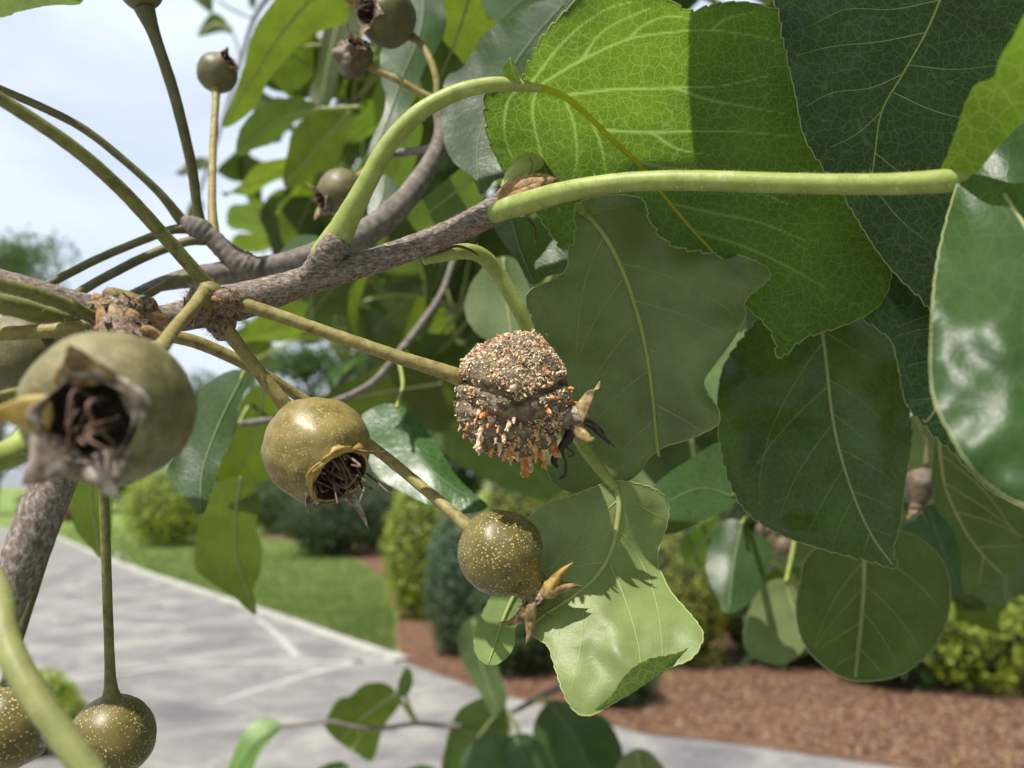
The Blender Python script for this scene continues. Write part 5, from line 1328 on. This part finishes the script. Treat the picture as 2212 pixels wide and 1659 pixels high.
# shaded leaves on the right
right = empty('pear_bough', P(1900, 500, 150), 'shaded pear bough with large dark green leaves', 'branch')
px_tube('wood', [(5200, -1500, 420, 18), (3600, -800, 260, 20), (2500, -60, 150, 26), (2300, 120, 150, 25), (2100, 350, 150, 22), (1900, 520, 150, 20), (1750, 640, 152, 16), (1600, 800, 160, 10)], M['bark_rear'], right, rough=.12, rscale=600)
L4 = [(1688, -60), (1690, 40), (1702, 120), (1718, 200), (1738, 290), (1775, 350), (1825, 420), (1870, 500), (1905, 555), (1945, 600), (1990, 640), (2030, 680), (2120, 700), (2300, 640), (2440, 400), (2440, 60), (2300, -120), (1950, -160)]
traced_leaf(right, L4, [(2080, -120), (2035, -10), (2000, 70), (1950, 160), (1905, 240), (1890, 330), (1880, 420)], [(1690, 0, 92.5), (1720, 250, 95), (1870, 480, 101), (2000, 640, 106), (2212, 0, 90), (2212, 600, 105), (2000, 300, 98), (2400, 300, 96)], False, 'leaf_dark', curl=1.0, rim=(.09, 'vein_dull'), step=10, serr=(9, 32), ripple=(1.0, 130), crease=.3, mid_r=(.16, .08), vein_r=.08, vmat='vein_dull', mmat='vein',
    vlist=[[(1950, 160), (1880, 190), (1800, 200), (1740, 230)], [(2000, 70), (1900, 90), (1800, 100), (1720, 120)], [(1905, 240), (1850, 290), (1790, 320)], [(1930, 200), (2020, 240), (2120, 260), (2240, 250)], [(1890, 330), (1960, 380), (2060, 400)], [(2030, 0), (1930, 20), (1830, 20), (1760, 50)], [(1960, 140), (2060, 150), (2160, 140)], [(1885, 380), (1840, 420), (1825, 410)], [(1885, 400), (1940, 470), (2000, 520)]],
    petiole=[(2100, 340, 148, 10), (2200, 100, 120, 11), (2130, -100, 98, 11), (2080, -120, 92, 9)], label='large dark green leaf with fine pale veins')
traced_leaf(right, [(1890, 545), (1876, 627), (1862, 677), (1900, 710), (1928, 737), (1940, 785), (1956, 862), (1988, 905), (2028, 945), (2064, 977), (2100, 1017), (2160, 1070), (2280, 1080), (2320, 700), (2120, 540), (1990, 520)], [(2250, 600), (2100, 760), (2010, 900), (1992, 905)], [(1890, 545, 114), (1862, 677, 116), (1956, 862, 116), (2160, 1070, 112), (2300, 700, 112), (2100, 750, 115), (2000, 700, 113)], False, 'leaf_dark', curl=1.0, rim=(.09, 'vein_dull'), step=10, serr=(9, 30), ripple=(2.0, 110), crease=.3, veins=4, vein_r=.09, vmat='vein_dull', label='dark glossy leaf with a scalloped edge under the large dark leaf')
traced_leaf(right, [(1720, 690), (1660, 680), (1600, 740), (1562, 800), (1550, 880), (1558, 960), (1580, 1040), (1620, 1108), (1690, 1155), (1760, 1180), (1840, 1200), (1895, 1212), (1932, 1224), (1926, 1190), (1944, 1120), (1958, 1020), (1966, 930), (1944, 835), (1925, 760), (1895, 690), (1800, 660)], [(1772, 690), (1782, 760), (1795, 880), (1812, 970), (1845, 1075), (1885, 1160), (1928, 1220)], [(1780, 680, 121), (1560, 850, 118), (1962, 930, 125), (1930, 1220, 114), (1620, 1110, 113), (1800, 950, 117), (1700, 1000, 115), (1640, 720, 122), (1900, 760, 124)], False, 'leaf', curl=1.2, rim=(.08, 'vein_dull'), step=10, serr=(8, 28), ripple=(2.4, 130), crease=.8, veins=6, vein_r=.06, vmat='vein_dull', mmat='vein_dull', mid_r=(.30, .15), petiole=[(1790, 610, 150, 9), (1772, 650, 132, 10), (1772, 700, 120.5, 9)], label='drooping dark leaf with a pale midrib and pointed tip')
traced_leaf(right, [(1728, 1260), (1722, 1320), (1738, 1390), (1790, 1445), (1850, 1470), (1930, 1462), (1990, 1425), (2035, 1365), (2052, 1290), (2040, 1220), (1995, 1170), (1940, 1148), (1860, 1150), (1780, 1175), (1740, 1210)], [(1862, 1170), (1866, 1230), (1862, 1320), (1852, 1420), (1848, 1462)], [(1862, 1170, 150), (1725, 1310, 148), (2050, 1280, 152), (1850, 1465, 140), (1862, 1320, 150)], True, 'leaf', curl=1.5, rim=(.12, 'vein_dull'), step=13, serr=(3, 24), ripple=(2.0, 140), crease=-.5, veins=4, vein_r=.12, vmat='vein_dull', mid_r=(.55, .3), petiole=[(1880, 760, 156, 7), (1900, 960, 160, 7), (1875, 1120, 154, 8), (1862, 1180, 150, 8)], label='round dull green leaf low on the shaded bough')
mid_leaf(right, mapD([(1690, 280), (1660, 560), (1690, 720), (1780, 830), (1830, 1000), (1850, 1220), (1960, 1200), (2080, 1120), (2230, 980), (2330, 600), (2150, 500), (2000, 480), (1860, 440), (1760, 300)]), mapD([(1700, 290), (1720, 480), (1750, 620), (1860, 850), (1970, 1000), (2085, 1115)]), 168, (0, -3), True, 'leaf', veins=4, mid_r=(.3, .15), vmat='vein_dull', label='large dull leaf behind the blurred glossy leaf', petiole=[(2060, 560, 150, 7), (2020, 760, 170, 7), (2026, 940, 169, 6)])
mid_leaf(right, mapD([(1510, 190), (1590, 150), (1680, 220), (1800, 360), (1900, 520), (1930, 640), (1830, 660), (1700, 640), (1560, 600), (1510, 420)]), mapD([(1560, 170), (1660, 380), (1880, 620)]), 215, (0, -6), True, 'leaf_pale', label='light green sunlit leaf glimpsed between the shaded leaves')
mid_leaf(right, mapD([(1460, 860), (1560, 780), (1660, 690), (1790, 830), (1840, 1000), (1860, 1220), (1770, 1210), (1700, 1070), (1600, 950)]), mapD([(1640, 720), (1720, 950), (1820, 1200)]), 235, (0, 4), False, 'leaf_dark')
mid_leaf(right, mapD([(-20, 620), (60, 520), (200, 430), (380, 320), (430, 420), (420, 520), (500, 640), (430, 720), (260, 800), (80, 870), (-20, 800)]), mapD([(480, 650), (260, 600), (-10, 720)]), 148, (2, 12), False, 'leaf', ripple=(2.4, 90), label='blue green leaf with a streak of sheen beside the pale curled leaf')
mid_leaf(right, mapD([(400, 800), (330, 930), (308, 1080), (370, 1250), (430, 1345), (550, 1295), (640, 1180), (680, 1050), (690, 920), (600, 870), (500, 790)]), mapD([(520, 810), (470, 1050), (440, 1330)]), 205, (0, 9), False, 'leaf', ripple=(3, 100))
mid_leaf(right, mapD([(640, 1180), (780, 1140), (880, 1280), (920, 1500), (800, 1640), (660, 1640), (540, 1560), (540, 1400), (590, 1260)]), mapD([(785, 1150), (830, 1320), (930, 1500)]), 225, (0, 4), True, 'leaf_grey', vmat='vein_dull')
mid_leaf(right, mapD([(170, 900), (300, 800), (410, 770), (370, 870), (330, 960), (290, 1060), (210, 1070), (150, 990)]), mapD([(390, 790), (300, 900), (200, 1050)]), 300, (0, -12), True, 'leaf_veined', label='vivid backlit leaf beyond the pale curled leaf')
mid_leaf(right, mapD([(560, 640), (700, 560), (980, 640), (1180, 820), (1100, 960), (900, 920), (700, 800)]), mapD([(600, 650), (850, 780), (1150, 900)]), 190, (0, 6), True, 'leaf_grey')
mid_leaf(right, [(1480, 620), (1600, 590), (1720, 640), (1780, 740), (1740, 840), (1620, 900), (1500, 860), (1440, 740)], [(1600, 595), (1610, 740), (1600, 895)], 260, (0, 6), True, 'leaf_dark')
mid_leaf(right, [(1380, 860), (1480, 830), (1600, 900), (1640, 1000), (1590, 1080), (1460, 1100), (1360, 1040), (1340, 940)], [(1420, 850), (1500, 960), (1590, 1075)], 270, (0, 6), True, 'leaf_dark')
mid_leaf(right, [(930, 900), (1040, 860), (1180, 900), (1240, 1000), (1180, 1080), (1060, 1040), (960, 980)], [(950, 910), (1080, 950), (1200, 1060)], 420, (0, 6), True, 'leaf')
px_tube('twig', [(1600, 800, 160, 9), (1585, 1000, 200, 6), (1640, 1110, 255, 4), (1700, 1140, 262, 4), (1790, 1175, 262, 4)], M['bark_rear'], right)
for q in ([(1600, 830, 164, 4), (1590, 1000, 150, 4), (1585, 1072, 149, 4)], [(1640, 1105, 250, 4), (1615, 1115, 230, 4), (1602, 1130, 206, 4)], [(1720, 1145, 262, 4), (1710, 1200, 240, 4), (1698, 1255, 226, 4)]):
    px_tube('petiole', q, M['petiole'], right)
# unseen leaves added above the frame to shade the backlit and hanging leaves
def overhead(su0, sv0, height, width, length, ang=0.0):
    base = np.array(P(1500, 190, 90))
    Sd = np.array(SUN)
    u = np.array(RT); v = np.cross(Sd, u); v /= np.linalg.norm(v); u = np.cross(v, Sd)
    o = base + Sd * height + u * su0 + v * sv0
    oc = np.array([(.04, -.06), (0, .06), (0, .26), (.02, .55), (.08, .80), (.28, .98), (.60, 1.0), (.90, .80), (1.0, .45), (.86, .12), (.55, -.04), (.24, -.09)])
    oc = catmull(oc, 6, True)
    ca, sa = math.cos(ang), math.sin(ang)
    V = []
    for a, b in oc:
        a, b = a * width, b * length
        a, b = a * ca - b * sa, a * sa + b * ca
        V.append(o + u * a + v * b + Sd * (0.002 * math.sin(a * 260) + 0.002 * math.cos(b * 200)))
    c = np.mean(V, 0)
    n = len(V); V.append(c)
    Fc = [(i, (i + 1) % n, n) for i in range(n)]
    a, b, d = V[0], V[1], V[n]
    if np.dot(np.cross(b - a, d - a), [0, 0, 1]) < 0: Fc = [f[::-1] for f in Fc]
    uv = [((p - o) @ u * 100, (p - o) @ v * 100) for p in V]
    lf = mesh('leaf', V, Fc, M['leaf_dark'], right, uv=np.array(uv))  # added out of view for the shadow it casts
    C = catmull([c + np.array([0.036, 0.0, 0.01]), c + np.array([0.02, .0, .004]), c + np.array([-.012, 0, 0.0])], 6)
    Vt, Ft = tube_geo(C, np.linspace(.0009, .0003, len(C)), 8); mesh('midrib', Vt, Ft, M['vein_dull'], lf)
overhead(0, -.002, .052, .045, .052)
overhead(-.040, .0088, .060, .068, .022)
overhead(.036, .012, .075, .055, .065, -.2)
overhead(.060, -.030, .090, .06, .065, .2)

# twig crossing the driveway at the bottom
bot = empty('pear_shoot', P(980, 1565, 480), 'thin bare pear shoot with small leaves hanging in front of the driveway', 'branch')
tw = mapC([(330, 690), (560, 668), (650, 684), (800, 696), (950, 676), (1100, 686), (1200, 670), (1360, 630), (1450, 590), (1560, 530), (1800, 420)])
px_tube('wood', [(x, y, 470 + 2 * i, 4 + i * .25) for i, (x, y) in enumerate(tw)], M['bark_rear'], bot, rough=.1, rscale=300)
def bl(o, m, d, **k): return mid_leaf(bot, mapC(o), mapC(m), d, **k)
bl([(545, 665), (600, 570), (660, 552), (710, 505), (790, 493), (850, 520), (882, 580), (840, 640), (800, 700), (780, 770), (748, 845), (680, 805), (600, 755), (552, 705)], [(860, 540), (700, 660), (610, 750)], 475, tilt=(0, -20), mat='leaf_olive', label='rounded olive leaf on the thin shoot over the driveway')
bl([(870, 505), (890, 450), (912, 420), (935, 470), (925, 520), (895, 555), (870, 540)], [(880, 550), (905, 490), (914, 425)], 478, mat='leaf')
bl([(100, 920), (140, 790), (200, 690), (280, 652), (348, 682), (300, 745), (245, 810), (205, 900), (150, 960)], [(340, 685), (220, 780), (130, 920)], 470, tilt=(0, 14), under=False, mat='leaf_pale', label='arched leaf at the end of the thin shoot')
bl([(1080, 920), (1085, 780), (1130, 640), (1180, 590), (1260, 558), (1340, 570), (1362, 640), (1372, 730), (1320, 830), (1270, 930)], [(1340, 600), (1230, 740), (1140, 920)], 480, tilt=(0, -10), mat='leaf')
bl([(1150, 890), (1180, 790), (1260, 725), (1360, 730), (1400, 800), (1380, 940), (1240, 980)], [(1360, 740), (1270, 840), (1200, 960)], 450, tilt=(0, 12), under=False, mat='leaf')
bl([(1480, 740), (1500, 640), (1560, 575), (1640, 585), (1720, 620), (1810, 660), (1880, 800), (1860, 960), (1640, 990), (1540, 900)], [(1560, 590), (1680, 760), (1760, 960)], 470, tilt=(0, 6), mat='leaf_dark', under=False)
bl([(1370, 740), (1460, 725), (1530, 790), (1560, 900), (1500, 990), (1380, 980), (1360, 850)], [(1400, 740), (1450, 860), (1470, 980)], 440, tilt=(0, 8), under=False, mat='leaf')
bl([(1820, 960), (1880, 830), (1950, 790), (2020, 820), (2090, 930), (2040, 1010), (1900, 1020)], [(1950, 800), (1960, 900), (1960, 1000)], 430, mat='leaf_grey')
bl([(500, 890), (560, 855), (620, 850), (650, 880), (600, 920), (520, 930)], [(645, 880), (520, 905)], 470, mat='leaf_dark', under=False)
bl([(900, 890), (970, 862), (1040, 880), (1040, 940), (930, 950)], [(1030, 890), (920, 930)], 470, mat='leaf')
bl([(1150, 240), (1250, 190), (1300, 380), (1360, 560), (1300, 640), (1250, 560), (1180, 430), (1140, 330)], [(1210, 210), (1250, 420), (1320, 620)], 420, mat='leaf_dark')
for q in ([(690, 690), (700, 730), (660, 800)], [(860, 540), (900, 600), (950, 676)], [(1340, 600), (1345, 620), (1360, 632)], [(1360, 635), (1370, 720), (1350, 830)], [(1365, 632), (1400, 680), (1420, 740)], [(905, 552), (920, 600), (955, 672)], [(1480, 575), (1520, 560), (1560, 580)]):
    px_tube('petiole', [(x, y, 478, 4) for x, y in mapC(q)], M['petiole'], bot)

# leaf corner at the top left and other single sprays
corner = empty('pear_shoot', P(-40, -20, 105), 'short pear shoot with one pale serrated leaf against the open sky', 'branch')
mid_leaf(corner, [(-160, 40), (0, 36), (40, 24), (110, 11), (178, 4), (150, -60), (20, -90), (-160, -60)], [(-150, -10), (20, -30), (175, 2)], 105, (0, -8), True, 'leaf_pale', serr=(4, 20))
px_tube('petiole', [(-240, -30, 108, 10), (-190, -18, 106, 9), (-140, -12, 105, 8)], M['petiole'], corner)
far = empty('pear_shoot', P(700, -20, 900), 'distant pear shoot with small leaves hanging against the bright sky', 'branch')
px_tube('wood', [(760, -160, 880, 6), (640, -60, 870, 6), (560, 20, 870, 5), (520, 130, 880, 4), (470, 300, 890, 3), (430, 420, 900, 3), (425, 470, 905, 2)], M['bark_rear'], far)
for o_, m_, lb in (([(428, 78), (440, 48), (458, 28), (480, 36), (500, 66), (470, 70)], [(500, 66), (465, 55), (430, 77)], 1), ([(414, -10), (455, -10), (460, 10), (457, 27), (440, 18)], [(430, -10), (457, 26)], 1), ([(535, -20), (555, -10), (548, 20), (538, 8)], [(545, -15), (546, 18)], 1), ([(395, 365), (410, 345), (440, 340), (455, 350), (440, 365), (415, 370)], [(452, 352), (398, 364)], 1), ([(402, 470), (410, 440), (425, 425), (440, 440), (435, 470), (418, 478)], [(425, 428), (415, 476)], 1), ([(380, 372), (400, 362), (410, 372), (395, 380)], [(410, 368), (382, 374)], 1)):
    mid_leaf(far, o_, m_, 890, (0, -30), True, 'leaf', step=10, serr=(0, 20), mid_r=(.6, .3))
for q in ([(520, 130), (512, 95), (500, 66)], [(545, 40), (500, 20), (470, 0)], [(455, 350), (460, 340), (462, 320)], [(425, 428), (428, 440), (426, 465)]):
    px_tube('petiole', [(x, y, 888, 2.2) for x, y in q], M['petiole'], far)

# ------------------------------------------------------------------ crowds of leaves in the tree behind
def proto_leaf(k):
    n, mW = 9, 5
    V = []; uv = []
    fold = random.uniform(.05, .3); curl = random.uniform(-.35, .35); tw_ = random.uniform(-.4, .4); wv = random.uniform(.02, .07); wd = random.uniform(.62, .84)
    for i in range(n):
        t = i / (n - 1)
        hw = wd / 2 * (math.sin(math.pi * min(1, t ** .72)) ** .8) * (1 - .25 * t) + (.004 if i in (0, n - 1) else 0)
        for j in range(mW):
            s = (j / (mW - 1)) * 2 - 1
            yy = s * hw
            z = abs(s) * hw * fold + wv * math.sin(t * 9 + s * 2 + k) * abs(s) - curl * t * t * .6 + tw_ * t * yy
            V.append((t, yy, z)); uv.append((t * 5.5, yy * 5.5 + 3 * k))
    Fc = []
    for i in range(n - 1):
        for j in range(mW - 1):
            a = i * mW + j
            Fc.append((a, a + mW, a + mW + 1, a + 1))
    C = [(V[i * mW + 2][0], V[i * mW + 2][1], V[i * mW + 2][2]) for i in range(n)]
    Vm, Fm = tube_geo(np.array(C), np.linspace(.011, .004, n), 5)
    return V, Fc, uv, Vm, Fm
PROTO = []
for k in range(8):
    V, Fc, uv, Vm, Fm = proto_leaf(k)
    mats = ['leaf', 'leaf_olive', 'leaf_dark', 'leaf_olive']
    lo = mesh('leaf', V, Fc, M[mats[k % 4]], None, uv=np.array(uv)); mo = mesh('midrib', Vm, Fm, M['vein_dull'], None)
    PROTO.append((lo.data, mo.data))
    bpy.data.objects.remove(lo); bpy.data.objects.remove(mo)

def bough(label, path, n, spread, size=0.055, hang=.7, veins=True, name='pear_bough', leaves=None, group='leafy pear boughs behind'):
    """wood along (x, y, d, r) pixels, with n copies of the leaves around it on their own stalks"""
    C, R = px_path(path, 8)
    root = empty(name, Vector(C[0]), label, 'branch', group)
    V, Fc = tube_geo(C, R, 10, .1, 200)
    mesh('wood', V, Fc, M['bark_rear'], root)
    org = Vector(C[0])
    for i in range(n):
        k = random.randrange(2, len(C)); b = C[k]
        off = np.array([random.gauss(0, 1), random.gauss(0, .8), random.gauss(0, 1)]) * spread
        e = b + off
        dv = Vector((random.gauss(0, .7), random.gauss(0, .6), -hang + random.gauss(0, .5))).normalized()
        nv = Vector((random.gauss(0, .55), random.gauss(.25, .55), random.uniform(.3, 1))).normalized()
        yv = nv.cross(dv).normalized(); zv = dv.cross(yv).normalized()
        s = size * random.uniform(.7, 1.2)
        bad = False
        for q in (e, e + np.array(dv) * s, e + np.array(dv) * s * .5 + np.array(yv) * s * .35, e + np.array(dv) * s * .5 - np.array(yv) * s * .35):
            z_ = (q - nCAM) @ nFW; px, py = CX + F * ((q - nCAM) @ nRT) / z_, CY - F * ((q - nCAM) @ nUP) / z_
            if (px < 470 and py < 640) or (px < 1020 and py > 920) or (py > 1470): bad = True
        if bad: continue
        lm, mm = PROTO[random.randrange(8)]
        o = bpy.data.objects.new('leaf', lm); COL.objects.link(o); o.parent = root
        mt = Matrix((dv, yv, zv)).transposed().to_4x4()
        mt = Matrix.Translation(Vector(e) - org) @ mt @ Matrix.Scale(s, 4)
        o.matrix_local = mt
        if veins:
            m_ = bpy.data.objects.new('midrib', mm); COL.objects.link(m_); m_.parent = o
        Cp = catmull([b, (b + e) / 2 + np.array([0, 0, .12 * np.linalg.norm(off)]), e + np.array(dv) * s * .02], 4)
        V, Fc = tube_geo(Cp, np.linspace(.0011, .0007, len(Cp)), 5)
        mesh('petiole', V, Fc, M['petiole'], root)
    return root

bough('leafy pear bough rising behind the large backlit olive leaf', [(1250, -250, 380, 12), (1000, -60, 360, 10), (850, 120, 370, 9), (740, 260, 390, 7), (680, 400, 410, 5)], 40, .04)
bough('leafy pear bough filling the gap above the near twig', [(1300, 50, 460, 10), (1050, 200, 470, 9), (900, 360, 480, 8), (780, 460, 500, 6), (700, 540, 520, 5)], 60, .05)
bough('shadowy pear bough crossing behind the arched leaf stalk', [(1500, 300, 380, 10), (1250, 500, 390, 9), (1100, 600, 400, 7), (960, 680, 420, 5)], 32, .045)
bough('dense pear bough behind the large backlit veined leaf', [(1900, -200, 300, 12), (1650, 50, 290, 10), (1450, 300, 290, 8), (1350, 560, 300, 6)], 40, .05)
bough('dense pear bough hidden behind the drooping dark leaf', [(2500, 300, 330, 12), (2200, 600, 320, 10), (1950, 800, 320, 8), (1700, 950, 330, 6)], 46, .055)
bough('far pear bough with sky glinting between its leaves', [(1200, -400, 800, 8), (1000, 0, 780, 7), (820, 250, 800, 6), (700, 480, 830, 4)], 90, .09)
bough('loose pear spray hanging in the shade above the vivid bush', [(2300, 900, 420, 8), (2050, 1000, 420, 6), (1800, 1120, 430, 5), (1640, 1200, 440, 3)], 18, .04)
bough('thin pear spray with small leaves and bright sky gaps', [(960, -150, 620, 7), (820, 60, 620, 6), (720, 240, 640, 5), (660, 400, 660, 4), (640, 540, 680, 3)], 40, .034, size=.042)
bough('shaded pear spray hanging under the near twig', [(1150, 420, 560, 6), (980, 560, 560, 5), (840, 660, 580, 4), (740, 760, 600, 3)], 46, .05, size=.045)

# ------------------------------------------------------------------ unseen rest of the tree above and right, crown shaped to dim skylight
def crown():
    root = empty('pear_tree', (2.0, -1.1, 0), 'unseen pear tree with grey trunk, its leafy crown overhead shaped to shade the foreground', 'tree')
    bag = Bag()
    C = catmull([(2.0, -1.1, -.05), (1.95, -1.05, .8), (1.9, -.95, 1.7), (1.75, -.8, 2.6), (1.6, -.7, 3.8)], 6)
    V, Fc = tube_geo(C, np.linspace(.11, .04, len(C)), 14, .08, 12); bag.add(V, Fc)
    for k in range(12):
        b = C[8 + k]
        a = k * 2.4
        e = b + np.array([math.cos(a) * 1.3 - .5, math.sin(a) * 1.3 + .5, .4 + .05 * k])
        V, Fc = tube_geo(catmull([b, (b + e) / 2 + np.array([0, 0, .1]), e], 5), np.linspace(.035, .008, 11), 8); bag.add(V, Fc)
    bag.build('trunk', M['trunk'], root)
    pts = []; O = np.array(P(1106, 830, 95)); Sd = np.array(SUN)
    u = np.array(RT) - Sd * Sd[0]; u /= np.linalg.norm(u); v = np.cross(Sd, u)
    c0 = np.array([1.15, .1, 2.55]); rr = np.array([2.0, 2.1, 1.6])
    while len(pts) < 11000:
        w = rng.normal(size=3); w /= np.linalg.norm(w)
        q = c0 + w * rr * rng.random() ** .33
        if rng.random() < .22: q = O + u * rng.uniform(.10, .45) + v * rng.uniform(-.12, .40) + Sd * rng.uniform(.17, .75)  # extra unseen leaves packed sunward to shade the right side
        if q[2] < 1.0: continue
        d = q - nCAM
        if np.linalg.norm(d) < .22: continue
        z = d @ nFW
        if z > .01:
            px, py = CX + F * (d @ nRT) / z, CY - F * (d @ nUP) / z
            m = 90 / z
            if -m < px < 2212 + m and -m < py < 1659 + m: continue
        e = q - O
        if e @ Sd > 0:
            su, sv = e @ u, e @ v
            if -.6 < su < .10 and abs(sv) < .5: continue  # gap cut in the crown so sun reaches the near twig
        pts.append(q)
    pts = np.array(pts)
    V, Fc = leaf_cloud(pts, np.tile([0, 0, 1.0], (len(pts), 1)), .075, 1.45)
    o = mesh('crown', V, Fc, simple_leaf('crown_leaf', (0.03, 0.07, 0.025), (0.06, 0.11, 0.03), (0.11, 0.19, 0.012), tw=.4, rough=.35), root)
    o['kind'] = 'stuff'
crown()
